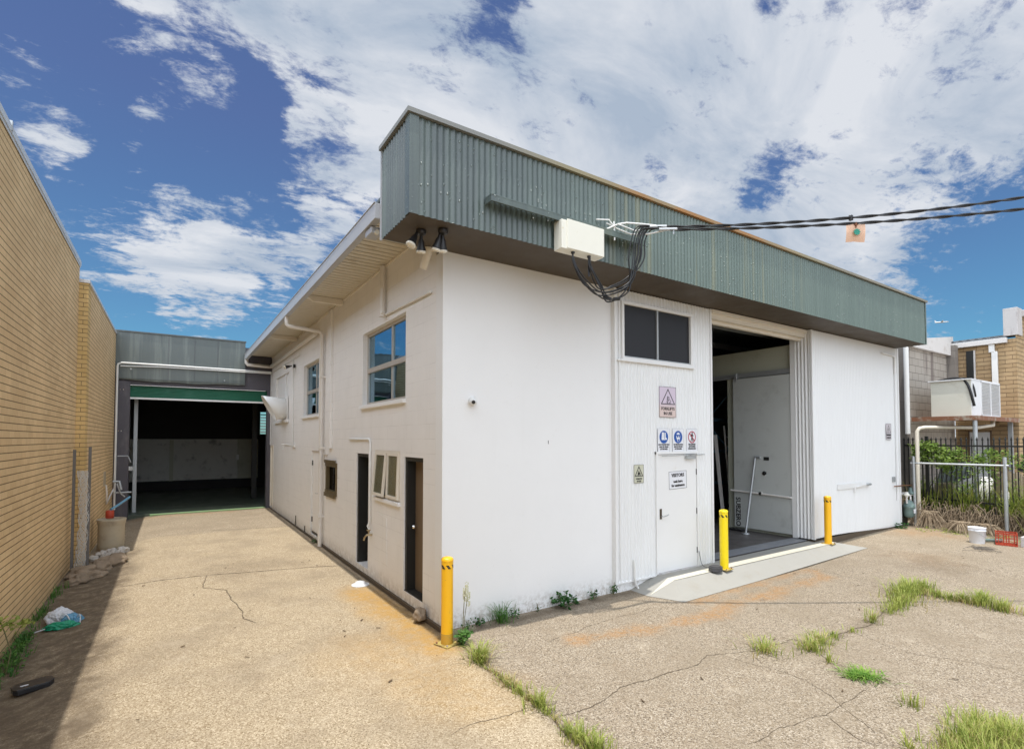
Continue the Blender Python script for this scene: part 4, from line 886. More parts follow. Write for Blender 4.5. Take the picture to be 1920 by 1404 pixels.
t = sign('door_sign', 'white visitors notice hung slightly tilted on the entrance door', 4.225, 4.685, 1.345, 1.648, -.066, mat_signw, border=mat_signbrd, bw=.006)
text('VISITORS', (4.455, -.069, 1.578), EX, EZ, .080, mat_ink, t, bold=.025); text('wait here', (4.455, -.069, 1.473), EX, EZ, .062, mat_ink, t, bold=.03); text('for assistance', (4.455, -.069, 1.405), EX, EZ, .062, mat_ink, t, bold=.03)
t.rotation_euler = (0, R(-1.6), 0)
t = sign('warning_sign', 'small greyish warning sign with a triangle near the right end of the cladding', 12.42, 12.72, 2.185, 2.60, -.19, M('grey_sign', (.56, .52, .54), .4, .05, 5), border=mat_signbrd, bw=.006)
m_ = tri(MB(), 12.57, 2.36, .25, .20, -.191, .16); m_.box(12.56, 12.58, -.193, -.191, 2.41, 2.47); m_.box(12.56, 12.58, -.193, -.191, 2.385, 2.40); build('symbol', m_, mat_ink, t)
text('WARNING', (12.57, -.194, 2.305), EX, EZ, .055, mat_ink, t, bold=.04); text('FORKLIFTS', (12.57, -.194, 2.235), EX, EZ, .048, mat_ink, t, bold=.03)

# ------------------------------------------------------------------ electrical box, bracket and service cables
t = thing('electrical_box', 'white electrical box hung on the green fascia ledge', 'electrical box', (1.45, -.96, 4.56))
build('case', MB().box(1.12, 1.81, -1.03, -.87, 4.565, 4.93), mat_boxw, t, bev=.008)
build('lid', MB().box(1.20, 1.82, -1.045, -1.028, 4.575, 4.945), mat_boxw, t, bev=.006)
mb = MB(); mb.tube([(1.33, -.99, 4.57), (1.33, -.99, 4.545)], .025, 10).tube([(1.60, -.99, 4.57), (1.60, -.99, 4.545)], .025, 10).box(1.585, 1.615, -.99, -.985, 4.3, 4.56); build('gland', mb, mat_black, t)
build('hanger', MB().box(1.10, 1.85, -.97, -.86, 4.93, 4.95), mat_gsheet, t)
t = thing('cable_bracket', 'wiry galvanised cable bracket on the fascia ledge', 'bracket', (2.3, -.95, 5.0))
mb = MB()
mb.tube([(1.95, -.93, 5.01), (2.12, -1.0, 5.10), (2.22, -1.06, 5.12), (2.38, -1.2, 5.09), (2.5, -1.33, 5.05)], .011, 6)
mb.tube([(2.0, -.90, 5.12), (2.15, -.95, 5.06), (2.28, -1.08, 4.97), (2.42, -1.24, 4.95), (2.6, -1.42, 4.985)], .011, 6)
mb.tube([(1.85, -.86, 5.15), (2.02, -.93, 5.16), (2.08, -.95, 5.08)], .010, 6).tube([(2.08, -.96, 5.14), (2.08, -.97, 4.88)], .012, 6).tube([(2.1, -1.0, 5.1), (2.3, -1.14, 5.0), (2.5, -1.33, 5.03)], .009, 6)
build('wire_arm', mb, mat_pipew, t)
build('clamp', MB().tube([(2.42, -1.28, 5.035), (2.6, -1.41, 5.035)], .022, 8), mat_metal, t); build('clamp', MB().tube([(2.50, -1.37, 4.985), (2.70, -1.50, 4.99)], .022, 8).tube([(2.66, -1.48, 4.99), (2.66, -1.48, 4.92)], .01, 6), mat_metal, t)
def twisted(p0, p1, sag, r, tw, n=160):
    res = []
    p0, p1 = Vector(p0), Vector(p1); d = (p1-p0); side = Vector((-d.y, d.x, 0)).normalized()
    for j in range(2):
        pts = []
        for i in range(n+1):
            u = i/n; a = u*tw*2*PI+j*PI; p = p0+d*u; p.z -= sag*4*u*(1-u)
            pts.append(p+side*math.cos(a)*r+Vector((0, 0, 1))*math.sin(a)*r)
        res.append(pts)
    return res
A1, A2 = (2.50, -1.34, 5.03), (2.58, -1.42, 4.985)
E1 = Vector((6.51, -4.06, 5.40)); E2 = Vector((6.54, -4.05, 5.255))
for A, E_, lab in ((A1, E1, 'upper of the two twisted black overhead cables'), (A2, E2, 'lower of the two twisted black overhead cables')):
    E_ = Vector(A)+(E_-Vector(A))*1.0
    d = (E_-Vector(A)); far = Vector(A)+d*4.2; far.z += 2.6
    sag0 = .0; mb = MB()
    n = 330; side = Vector((-d.y, d.x, 0)).normalized(); tot = 4.2
    for j in range(2):
        pts = []
        for i in range(n+1):
            u = tot*i/n; p = Vector(A)+d*u
            # quadratic droop: level at the bracket, climbing to the street pole
            z = A[2]+.02*u+(E_.z-A[2]-.02)*u*u if u < 1 else E_.z+((E_.z-A[2]-.02)*2+.02)*(u-1)+.1*(u-1)**2
            a = u*30*PI/2+j*PI; pts.append(Vector((p.x, p.y, z))+side*math.cos(a)*.011+Vector((0, 0, math.sin(a)*.011)))
        mb.tube(pts, .011, 6)
    solo('overhead_cable', mb, mat_cable, lab, 'cable', group='overhead service cables')
def bez(P, n=26):
    P = [Vector(p) for p in P]; out = []
    for i in range(n+1):
        t_ = i/n; q = list(P)
        while len(q) > 1: q = [q[k]*(1-t_)+q[k+1]*t_ for k in range(len(q)-1)]
        out.append(q[0])
    return out
random.seed(3)
def crom(P, n=9):
    P = [Vector(p) for p in P]; P = [P[0]*2-P[1]]+P+[P[-1]*2-P[-2]]; out = []
    for a, b, c, d in zip(P, P[1:], P[2:], P[3:]):
        for i in range(n):
            u = i/n; out.append(.5*((2*b)+(c-a)*u+(2*a-5*b+4*c-d)*u*u+(3*b-a-3*c+d)*u**3))
    return out+[P[-2]]
for k in range(9):
    sx = 1.33 if k < 4 else 1.60; j = lambda a: random.uniform(-a, a)
    end = A1 if k < 5 else A2; e2 = .0 if k < 5 else .11
    low = 4.02+.035*(k % 5)+j(.03); tx = 2.02+.045*(k % 5)+e2+j(.015)
    P1 = [(sx+j(.012), -.99+j(.01), 4.55), (sx+.01+j(.03), -1.0, 4.42), (sx+.16+j(.06), -1.02+j(.03), 4.18+j(.06)), (1.82+j(.1), -1.08+j(.04), low), (2.12+j(.06)+e2*.5, -1.13+j(.03), low+.17), (tx+.13, -1.17+j(.02), 4.60), (tx+.15, -1.20, 4.86), (tx+.20, -1.24, 5.0), (end[0]-.08, end[1]+.06, end[2]+.02), end]
    solo('drop_cable', MB().tube(crom(P1), .0095, 6), mat_cable, 'one of the looping black drop cables below the white electrical box', 'cable', group='looping drop cables under the electrical box')
t = thing('cable_joint', 'taped black cable joints at the bottom of the hanging loops', 'cable joint', (1.95, -1.05, 4.08))
build('connector', MB().tube([(1.80, -1.06, 4.05), (1.90, -1.07, 4.03)], .024, 8), mat_black, t)
build('connector', MB().tube([(1.94, -1.09, 4.03), (2.03, -1.10, 4.05)], .024, 8), mat_black, t)
# hanging tag on the lower cable
u = .53; q = Vector(A2)+(E2-Vector(A2))*u; ex = Vector((.835, -.55, 0)).normalized(); q.z = A2[2]+.02*u+(E2.z-A2[2]-.02)*u*u
t = thing('cable_tag', 'peach square tag with a green flower hanging from the lower cable', 'tag', tuple(q))
mb = MB(); nseg = 8; vs = []
for i in range(nseg+1):
    for j in range(nseg+1):
        a, b = i/nseg-.5, j/nseg
        w_ = .255-.015*b; vs.append(q+ex*(a*w_+.012*b*a)+Vector((0, 0, -.012-.215*b-.02*abs(a)*2*b))+Vector((.55, .83, 0))*(.05*b*b-.03*(a*2)**2*b))
mb.add(vs, [(i*(nseg+1)+j, i*(nseg+1)+j+1, (i+1)*(nseg+1)+j+1, (i+1)*(nseg+1)+j) for i in range(nseg) for j in range(nseg)], True)
o = build('tag_sheet', mb, mat_peach, t, fix=False); nrm = 0
mb = MB(); nrm = Vector((-.55, -.83, 0)); c = q+Vector((0, 0, -.118))+nrm*.008+ex*.012; upz = Vector((0, 0, 1))
for k in range(8):
    a = 2*PI*k/8; d = ex*math.cos(a)+upz*math.sin(a); s_ = ex*-math.sin(a)+upz*math.cos(a)
    mb.prism([c, c+d*.026-s_*.013, c+d*.044-s_*.008, c+d*.044+s_*.008, c+d*.026+s_*.013], nrm*.002)
build('flower_print', mb, mat_flower, t)
mb = MB(); mb.box(q.x-.018, q.x+.018, q.y-.018, q.y+.018, q.z-.03, q.z+.01).tube([q, q+Vector((0, 0, -.06))+nrm*.01], .008, 6)
build('tag_clip', mb, mat_rusty, t)
t2 = thing('cable_clip', 'small black clip on the upper cable above the tag', 'clip', tuple(q+Vector((0, 0, .08)))); qq = Vector(A1)+(E1-Vector(A1))*u; zc = A1[2]+.02*u+(E1.z-A1[2]-.02)*u*u
build('clip_body', MB().box(qq.x-.02, qq.x+.02, qq.y-.02, qq.y+.02, zc-.035, zc+.03), mat_black, t2)
build('clip_tie', MB().tube([(qq.x, qq.y, zc), (qq.x-.02, qq.y+.01, zc+.05)], .004, 5), mat_pipew, t2)

# ------------------------------------------------------------------ brick building on the left
BB = thing('brick_building', 'long cream brick building along the left side of the driveway', 'building', (-4.48, 2, -.35))
build('wall', MB().box(-9, -4.48, -9, 7.45, -.8, 5.70), mat_brick, BB, label='tall near wall with thin dark mortar lines')
build('wall', MB().box(-9, -4.33, 7.80, 13.59, -.8, 5.36), mat_brick, BB, label='lower rear wall set slightly forward')
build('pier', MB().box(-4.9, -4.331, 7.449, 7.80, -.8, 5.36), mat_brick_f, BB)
mb = MB(); mb.box(-4.62, -4.455, -9, 7.47, 5.70, 5.79); mb.box(-4.475, -4.465, -9, 7.47, 5.66, 5.70)
build('flashing', mb, M('pale_flashing', (.55, .60, .66), .4, .04, 2, .0, spec=.5), BB, bev=.003)
build('mortar_bed', MB().box(-4.6, -4.474, -9, 7.455, 5.675, 5.699), mat_dark, BB)
mb = MB(); mb.box(-4.7, -4.31, 7.43, 13.6, 5.36, 5.43); build('coping', mb, M('pale_coping', (.60, .62, .66), .4, .06, 4), BB, bev=.004)
build('joint_cover', MB().box(-4.50, -4.447, 2.0, 2.04, 5.72, 5.83), mat_metal, BB)
mb = MB(); mb.box(-4.335, -4.305, 11.0, 11.35, .98, 1.35); bxo = solo('meter_box', mb, mat_drum, 'small beige box on the rear brick wall with a pipe', 'meter box', (-4.32, 11.17, 1.0), bev=.01)
pp = MB().tube([(-4.29, 11.2, 1.0), (-4.27, 11.22, .8), (-4.28, 11.3, .5), (-4.28, 12.2, .62), (-4.26, 13.0, .75)], .02, 8)
solo('wall_pipe', pp, mat_pipel, 'white pipe curling below the beige box on the brick wall', 'pipe')

# ------------------------------------------------------------------ shed at the end of the drive
SH = thing('rear_shed', 'grey metal shed with a raised green roller door at the end of the driveway', 'shed', (-2.2, 13.7, -.16))
build('front_panel', MB().box(-4.40, -.84, 13.52, 13.60, 4.02, 5.46), mat_zinc, SH, label='weathered grey sheet fascia above the roller door', bev=.003)
mb = MB(); mb.box(-4.45, -.82, 13.49, 13.62, 5.46, 5.50); build('capping', mb, M('dark_capping', (.10, .11, .11), .5), SH)
mb = MB(); mb.box(-4.40, .3, 13.60, 13.78, 3.86, 5.3); build('lintel', mb, mat_purple, SH)
mb = MB()
n = 30
for i in range(n):
    a, b = -4.38+3.5*i/n, -4.38+3.5*(i+1)/n; f_ = lambda u: 4.015-.045*math.sin(PI*(u+4.38)/3.5)-.01*math.sin(u*5); mb.add([(a, 13.515, f_(a)), (b, 13.515, f_(b)), (b, 13.50, 4.05), (a, 13.50, 4.05)], [(0, 1, 2, 3)])
build('bent_edge', mb, mat_zinc, SH, fix=False)
mb = MB()
for x in (-3.0, -2.3, -1.65): mb.box(x-.004, x+.004, 13.513, 13.521, 4.06, 5.44)
for x in (-3.0, -2.3, -1.65):
    for i in range(8): mb.box(x+.02, x+.028, 13.512, 13.52, 4.15+i*.17, 4.158+i*.17)
build('sheet_seam', mb, mat_purple, SH)
build('bolt', MB().lathe((-3.95, 13.51, 4.33), [(.022, -.02), (.03, 0), (.03, .02)], 10, 'y'), mat_metal, SH)
build('bolt', MB().lathe((-1.45, 13.51, 4.13), [(.018, -.02), (.025, 0), (.025, .02)], 10, 'y'), mat_metal, SH)
build('pillar', MB().box(-4.40, -3.96, 13.55, 13.95, -.4, 3.96), mat_purple, SH)
mb = MB()
for (x, z) in ((-4.2, 3.70), (-4.12, 3.70), (-4.22, 2.45), (-4.15, 2.45)): mb.lathe((x, 13.545, z), [(.012, -.012), (.016, 0)], 8, 'y')
build('bolt', mb, mat_chrome, SH)
build('pillar', MB().box(-.14, .0, 13.55, 13.8, -.4, 3.86), mat_purple, SH)
build('header_strip', MB().box(-4.2, -.2, 13.575, 13.598, 3.845, 3.862), mat_white, SH)
mb = MB(); u0, u1 = -3.96, -.14
for i in range(9):
    z = 3.485+i*.043; k = [(0, 0), (.010, .012), (.010, .030), (0, .043)]
    for (d0, h0), (d1, h1) in zip(k[:-1], k[1:]): mb.add([(u0, 13.66-d0, z+h0), (u1, 13.66-d0, z+h0), (u1, 13.66-d1, z+h1), (u0, 13.66-d1, z+h1)], [(0, 1, 2, 3)])
rd = build('roller_door', mb, mat_green, SH, label='green roller door curtain rolled almost fully up', fix=False)
build('bottom_rail', MB().box(u0, u1, 13.62, 13.68, 3.43, 3.483), mat_white, rd)
mb = MB(); mb.box(-4.6, 6, 13.9, 23, 4.9, 5.0); build('roof', mb, mat_zinc, SH)
mb = MB(); mb.box(-4.6, -4.42, 13.8, 23, -.4, 4.9); mb.box(5.9, 6.0, 13.8, 23, -.4, 4.9); mb.box(.02, 6, 13.72, 13.8, -.4, 4.9)
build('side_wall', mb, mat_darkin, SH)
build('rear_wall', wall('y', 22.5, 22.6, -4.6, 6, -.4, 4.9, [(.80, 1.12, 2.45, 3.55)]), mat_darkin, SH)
mb = MB()
mb.box(-4.42, .72, 22.40, 22.49, .30, 2.2); mb.box(1.15, 3, 22.40, 22.49, .3, 2.2)
build('wall_lining', mb, M('pale_lining', (.62, .62, .58), .7, .12, 1.2, .1, 30, dirt=(.2, .2, .19)), SH, label='dim pale lining on the lower rear wall')
build('panel', MB().box(-2.95, -2.8, 22.2, 22.4, .3, 2.15), mat_coolp, SH); build('panel', MB().box(-.2, .68, 22.25, 22.38, .3, 2.2), mat_coolp, SH)
mb = MB()
for i in range(7): mb.obox((.96, 22.5, 2.55+i*.145), (1, 0, 0), (0, 1, .7), (0, -.7, 1), .15, .045, .003)
lw = build('louvre_window', mb, mat_frost, SH); build('window_frame', MB().box(.78, .80, 22.45, 22.55, 2.4, 3.6).box(1.12, 1.14, 22.45, 22.55, 2.4, 3.6), mat_metal, lw)
mb = MB(); mb.box(-.20, -.02, 16.9, 17.08, -.2, 4.9); build('column', mb, mat_dark, SH)
mb = MB(); mb.box(-3.9, -3.8, 14.6, 14.7, -.2, 4.9); build('column', mb, mat_metal, SH)
mb = MB(); mb.box(-4.42, 5.9, 13.78, 22.5, -.3, -.145); build('floor', mb, M('green_floor', (.075, .095, .07), .5, .2, 2, .1, 40, dirt=(.12, .12, .09)), SH)
build('threshold', MB().box(-3.4, -.14, 13.60, 13.78, -.2, -.14), M('green_paint_edge', (.22, .36, .17), .6, .2, 9, dirt=(.3, .25, .15), dscale=8), SH)
build('wall_socket', MB().box(-.25, -.15, 22.2, 22.24, 1.2, 1.45), mat_white, SH)
# pipes on the shed front
solo('wall_conduit', MB().tube([(-4.27, 13.42, .1), (-4.27, 13.42, 4.38), (-4.25, 13.42, 4.46), (-4.17, 13.43, 4.50), (-2.6, 13.44, 4.505), (-.04, 13.46, 4.50)], .028, 10).tube([(-4.2, 13.44, 4.40), (-3.2, 13.44, 4.44), (-.04, 13.44, 4.455)], .018, 8), mat_pipew, 'white conduit climbing the shed corner and crossing above the roller door', 'conduit')
solo('pipe_fitting', MB().tube([(-4.2, 13.15, 1.7), (-3.95, 13.15, 1.7), (-3.88, 13.15, 1.5)], .015, 6), mat_metal, 'bent grey pipe above the fittings at the shed corner', 'pipe')
build('socket', MB().box(-3.95, -3.85, 13.52, 13.548, 1.25, 1.37), mat_metal, SH)
mb = MB().tube([(-4.3, 13.2, .95), (-4.15, 13.2, .95), (-4.1, 13.2, .7)], .04, 8).tube([(-4.25, 13.2, .62), (-3.85, 13.2, .62)], .025, 8).tube([(-4.2, 13.1, .9), (-4.1, 13.1, .6), (-4.0, 13.1, .5)], .02, 6)
solo('pipe_fitting', mb, mat_metal, 'cluster of small grey pipe fittings at the shed corner', 'pipe fittings')

# ------------------------------------------------------------------ clutter along the left wall
def post(x, y, h, label):
    m = MB(); m.box(x-.022, x+.022, y-.022, y+.022, -.45, h); t_ = solo('fence_post', m, mat_metal, label, 'fence post', (x, y, -.35), bev=.003)
    return t_
mat_post = M('dull_post', (.16, .15, .14), .6, .2, 6, metal=.2)
for (x, y, h, l) in ((-4.40, 6.75, 2.0, 'taller looking dark metal post nearest the brick pier edge'), (-4.17, 6.75, 2.05, 'dark metal post right of the rolled wire mesh')):
    o = post(x, y, h, l); o.data.materials[0] = mat_post
mb = MB(); cx, cy = -4.27, 6.72
for k in range(12):
    for sgn in (1, -1):
        pts = []
        for i in range(60):
            z = -.3+1.9*i/59; a = k/12*2*PI+sgn*i*.30; r_ = .062+.02*math.sin(z*3+k)
            pts.append((cx+r_*math.cos(a)+.03*math.sin(z*2.0), cy+r_*math.sin(a), z))
        mb.tube(pts, .0035, 4, cap=False)
solo('wire_mesh_roll', mb, M('pale_wire', (.72, .72, .70), .5, .15, 20, metal=.3), 'pale roll of wire mesh standing upright between two posts', 'mesh roll', (cx, cy, -.3))
mb = MB(); mb.lathe((-3.98, 8.9, -.31), [(.22, 0), (.235, .05)]+[(.245+.006*(i % 2), .08+.045*i) for i in range(12)]+[(.27, .66), (.275, .70), (.25, .71), (.24, .60)], 28)
solo('plastic_drum', mb, mat_drum, 'squat ribbed tan drum by the rear brick wall', 'drum', (-3.98, 8.9, -.31))
t = thing('red_can', 'small red can on top of the tan drum with a blue hose', 'can', (-4.02, 8.95, .40))
build('can_body', MB().lathe((-4.02, 8.95, .40), [(.07, 0), (.08, .02), (.08, .16), (.06, .18)], 16), mat_crate, t)
solo('blue_hose', MB().tube([(-4.0, 8.9, .60), (-3.9, 9.1, .66), (-3.78, 9.4, .74), (-3.7, 9.6, .80)], .025, 8), mat_bagb, 'short blue hose rising beside the red can', 'hose')
def rock(name, c, r, mat, label, group=None, sq=.65, seed=0):
    b = bmesh.new(); bmesh.ops.create_icosphere(b, subdivisions=4, radius=1)
    for v in b.verts:
        n_ = v.co.normalized(); k = 1+.12*mn.noise(n_*11+Vector((0, seed, 0)))+.5*mn.noise(n_*1.4+Vector((seed, 0, 0)))+.10*mn.noise(n_*5+Vector((seed, 2, 0)))
        v.co = Vector((n_.x*k*r, n_.y*k*r*.8, max(-.4, n_.z*k*sq)*r))
    me = bpy.data.meshes.new(name); b.to_mesh(me); b.free(); me.materials.append(mat)
    me.polygons.foreach_set('use_smooth', [True]*len(me.polygons))
    o = link(bpy.data.objects.new(name, me)); o.location = c; o.rotation_euler = (0, 0, seed*1.7); return tag(o, label, 'rock' if 'rock' in name else 'rubble', group)
random.seed(11)
for i, (x, y, r_) in enumerate([(-4.05, 7.95, .13), (-3.82, 7.9, .12), (-3.98, 7.72, .11), (-3.72, 8.08, .12), (-4.18, 7.75, .10), (-3.9, 8.1, .12)]):
    rock('rubble_chunk', (x, y, gz(x, y)+r_*.4), r_, mat_pale_rock, 'pale rubble chunk in the small heap behind the brown rocks', 'pale rubble chunks by the brick wall', seed=i+1)
for i, (x, y, r_) in enumerate([(-4.15, 6.3, .26), (-3.95, 6.65, .22), (-3.80, 6.95, .24), (-4.2, 5.85, .2), (-4.0, 6.05, .16), (-3.75, 7.3, .2)]):
    rock('brown_rock', (x, y, gz(x, y)+r_*.3), r_, mat_rock, 'brown rock in the heap at the foot of the brick wall', 'brown rocks by the brick wall', seed=i+9, sq=.5)
rock('brown_rock', (-.10, .45, -.12), .105, mat_rock, 'lone brown rock against the white side wall near the corner', seed=4.3, sq=.9)
def bag(name, c, sx, sy, sz, mat, label, seed):
    b = bmesh.new(); bmesh.ops.create_icosphere(b, subdivisions=5, radius=1)
    for v in b.verts:
        n_ = v.co.normalized(); k = 1+.22*mn.noise(n_*2+Vector((seed, 0, 0)))-.16*abs(mn.noise(n_*4+Vector((seed, 5, 0))))*2-.07*abs(mn.noise(n_*9+Vector((0, seed, 0))))
        v.co = Vector((n_.x*k*sx, n_.y*k*sy, max(-.3, n_.z*k)*sz))
    me = bpy.data.meshes.new(name); b.to_mesh(me); b.free(); me.materials.append(mat); me.polygons.foreach_set('use_smooth', [True]*len(me.polygons))
    o = link(bpy.data.objects.new(name, me)); o.location = c; return tag(o, label, 'plastic bag')
zb = gz(-4.1, 3.5)
bag('plastic_bag', (-4.12, 3.55, zb+.05), .17, .17, .15, mat_bagw, 'crumpled white plastic bag by the brick wall', 1.1)
bag('plastic_bag', (-3.98, 3.42, zb+.03), .13, .10, .10, mat_bagb, 'small crumpled blue bag between the white and green bags', 4.2)
bag('plastic_bag', (-4.06, 3.22, zb+.03), .19, .08, .07, mat_bagg, 'flat green plastic bag in front of the white one', 7.7)
solo('bag_handle', MB().tube(bez([(-4.1, 3.38, zb+.05), (-4.1, 3.36, zb+.2), (-4.0, 3.34, zb+.18), (-3.98, 3.30, zb+.02)], 14), .008, 5).tube(bez([(-3.92, 3.4, zb+.05), (-3.9, 3.34, zb+.2), (-3.86, 3.32, zb+.1), (-3.88, 3.28, zb)], 14), .007, 5).tube([(-4.35, 3.2, zb+.0), (-4.22, 3.2, zb+.03)], .008, 5), mat_bagw, 'thin white loops of a bag handle on the crumpled bags', 'bag handle')
# black tray
mb = MB(); ca, sa = math.cos(.35), math.sin(.35); P = [(a*.62, b*.85) for a, b in ((-.25, -.05), (-.21, -.10), (.18, -.10), (.25, -.03), (.25, .05), (.17, .12), (-.16, .12), (-.25, .05))]
zt_ = gz(-3.95, .95)
mb.prism([(-3.99+a*ca-b*sa, 1.10+a*sa+b*ca, zt_+.005) for a, b in P], (0, 0, .045)); mb.prism([(-3.99+(a*ca-b*sa)*1.04, 1.10+(a*sa+b*ca)*1.04, zt_+.05) for a, b in P], (0, 0, .010))
o = solo('black_tray', mb, mat_black, 'flat black tray with cut corners lying in the shade', 'tray', (-4.0, .92, zt_), bev=.004)
build('pale_scrap', MB().obox((-4.05, 1.07, zt_+.062), (1, .3, 0), (-.3, 1, 0), (0, 0, 1), .03, .012, .001), mat_bagw).parent = o
o_ = COL.objects['pale_scrap']; o_.location = -Vector((-4.0, .92, zt_))
# white hat-like cap and downpipe shoe
solo('discarded_hat', MB().lathe((-.22, 2.62, gz(-.2, 2.6)+.0), [(.145, .004), (.14, .014), (.09, .022), (.08, .045), (.07, .055), (.0, .058)], 28), mat_bucket, 'white brimmed round cap lying where the side wall meets the drive', 'hat', (-.22, 2.62, -.2))

# ------------------------------------------------------------------ bollards
def bollard(x, y, z, paint, label, rot=0, dirty=False):
    t = thing('bollard', label, 'bollard', (x, y, z), 'yellow bollards')
    h = 1.0; r_ = .070
    build('post', MB().lathe((x, y, z+(.13 if dirty else .008)), [(r_, 0), (r_, h-(.16 if dirty else .04))], 32), paint, t)
    if dirty: build('base_sleeve', MB().lathe((x, y, z+.008), [(r_+.001, 0), (r_+.001, .1225)], 32), mat_yeld, t)
    build('cap', MB().lathe((x, y, z+h-.03), [(r_+.0025, 0), (r_+.0025, .022), (r_-.01, .036), (r_*.5, .045), (.004, .048)], 32), paint, t)
    mb = MB(); m = 64
    for k in range(m):
        a, b = 2*PI*k/m, 2*PI*(k+1)/m; R_ = r_+.0015
        # slanted black dashes on the reflective band
        for q_ in range(6):
            ph = q_*2*PI/6
            for (lo, hi) in ((0, .5),):
                d = ((a+.001-ph) % (2*PI))/(2*PI/6)
                if lo <= d < hi:
                    s0, s1 = -.115-.0, -.072
                    sh0 = .22
                    mb.poly([(x+R_*math.cos(a+sh0), y+R_*math.sin(a+sh0), z+h+s0), (x+R_*math.cos(b+sh0), y+R_*math.sin(b+sh0), z+h+s0), (x+R_*math.cos(b-sh0), y+R_*math.sin(b-sh0), z+h+s1), (x+R_*math.cos(a-sh0), y+R_*math.sin(a-sh0), z+h+s1)])
    build('marker_band', mb, mat_dark, t, fix=False)
    c, s = math.cos(rot), math.sin(rot)
    build('base_plate', MB().obox((x, y, z+.004), (c, s, 0), (-s, c, 0), (0, 0, 1), .11, .11, .006), mat_plate, t)
    mb = MB()
    for a, b in ((.085, .085), (-.085, .085), (.085, -.085), (-.085, -.085)): mb.lathe((x+a*c-b*s, y+a*s+b*c, z+.01), [(.012, 0), (.012, .015), (.006, .02)], 8)
    build('anchor_bolt', mb, mat_rusty, t)
    return t
bollard(-.12, -.40, -.205, mat_yel2, 'orange yellow bollard with a stained base at the building corner', .35, True)
bollard(5.10, -.50, -.028, mat_yel, 'bright yellow bollard beside the black weight at the left of the doorway', .1)
bollard(8.86, -.42, -.028, mat_yel2, 'amber bollard in front of the right hand cladding', .1)
# grey weight / disc beside the bollard
mb = MB(); P = [(math.cos(2*PI*k/8+.2)*.13, math.sin(2*PI*k/8+.2)*.11) for k in range(8)]
mb.prism([(4.86+a, -.50+b, -.026) for a, b in P], (0, 0, .07)); mb.prism([(4.86+a*.8, -.50+b*.8, .0445) for a, b in P], (0, 0, .014))
t = solo('weight_block', mb, M('dark_rubber', (.06, .06, .065), .6, .2, 9, dirt=(.14, .14, .14)), 'dark grey round weight lying at the foot of the bright yellow bollard', 'weight', (4.86, -.5, -.026), bev=.006)
solo('loose_wire', MB().tube(bez([(4.79, -.42, .02), (4.80, -.25, .0), (4.95, -.15, .0), (4.98, -.10, .15), (4.97, -.09, .22)], 18), .005, 5), mat_cable, 'thin loose wire curling up beside the visitor door', 'wire')
# leaning prop and ladder inside
solo('leaning_pole', MB().tube([(8.42, 1.20, 0), (8.775, 1.15, 1.77)], .024, 10).lathe((8.42, 1.20, -.02), [(.09, 0), (.09, .012), (.03, .03)], 16).tube([(8.775, 1.15, 1.77), (8.775, 1.03, 1.765)], .03, 8), mat_metal, 'galvanised pole with a round foot leaning on the pale sliding leaf', 'pole')
solo('black_mat', MB().obox((8.70, 1.62, -.0), (1, 0, 0), (0, 1, 0), (0, 0, 1), .10, .2, .02), mat_black, 'small black block on the floor under the sliding leaf', 'block', (8.7, 1.62, 0), bev=.008)
t = thing('storage_rack', 'dark blue steel racking in the gloom behind the sliding leaf', 'rack', (10.2, 2.6, 0))
mb = MB()
for x, y in ((9.7, 2.35), (9.7, 3.2), (11.2, 2.35), (11.2, 3.2)): mb.box(x-.04, x+.04, y-.04, y+.04, -.02, 3.6)
build('upright', mb, mat_rack, t)
for z in (.9, 1.8, 2.7):
    for y in (2.35, 3.2): build('beam', MB().box(9.7, 11.2, y-.02, y+.02, z, z+.1), mat_rack, t)
build('brace', MB().tube([(9.7, 2.35, 1.8), (9.7, 3.2, 2.7), (9.7, 2.35, 3.5)], .02, 6), mat_rack, t)
t = thing('ladder', 'aluminium ladder leaning in the dark behind the sliding leaf', 'ladder', (9.3, 2.3, 0))
mb = MB(); la, lb, lc, ld = Vector((9.15, 2.02, 0)), Vector((9.25, 2.30, 2.55)), Vector((9.30, 1.86, 0)), Vector((9.40, 2.12, 2.35))
mb.tube([la, lb], .026, 6).tube([lc, ld], .026, 6); build('rail', mb, mat_pipel, t)
mb = MB()
for i in range(9): u_ = .1+i*.1; mb.tube([la.lerp(lb, u_), lc.lerp(ld, u_)], .014, 6)
build('rung', mb, mat_metal, t)
solo('timber_plank', MB().obox((9.08, 2.33, 1.15), (0, 1, 0), (.03, .12, 1), (1, 0, 0), .045, 1.17, .012), mat_pipel, 'long pale plank leaning beside the ladder indoors', 'plank')

# ------------------------------------------------------------------ neighbouring building on the right
NB = thing('neighbour_building', 'yellow brick building with a concrete parapet at the right edge', 'building', (18.9, -1.2, -.2))
build('wall', MB().box(18.9, 30, -1.27, .25, -.6, 5.33), mat_nbrick, NB, label='brick side wall facing the yard')
build('wall', MB().box(18.905, 30, -1.29, -1.272, -.6, 6.05), mat_nbrick_f, NB, label='brick street front')
mb = MB(); mb.box(18.86, 19.35, -1.34, -1.0, 5.42, 6.28); build('parapet', mb, mat_conc, NB, label='weathered concrete parapet end', bev=.01)
build('parapet_cap', MB().box(19.35, 30, -1.40, -1.05, 6.05, 6.25), mat_conc, NB, bev=.01)
mb = MB(); mb.box(18.72, 18.85, -1.1, .30, 5.20, 5.36); build('gutter', mb, mat_fasc_w, NB, bev=.01)
mb = MB()
for i in range(26):
    yy = -1.05+i*.20; mb.prism([(18.74, yy, 5.37), (18.74, yy+.05, 5.44), (18.74, yy+.10, 5.44), (18.74, yy+.15, 5.37)], (6, 0, .9))
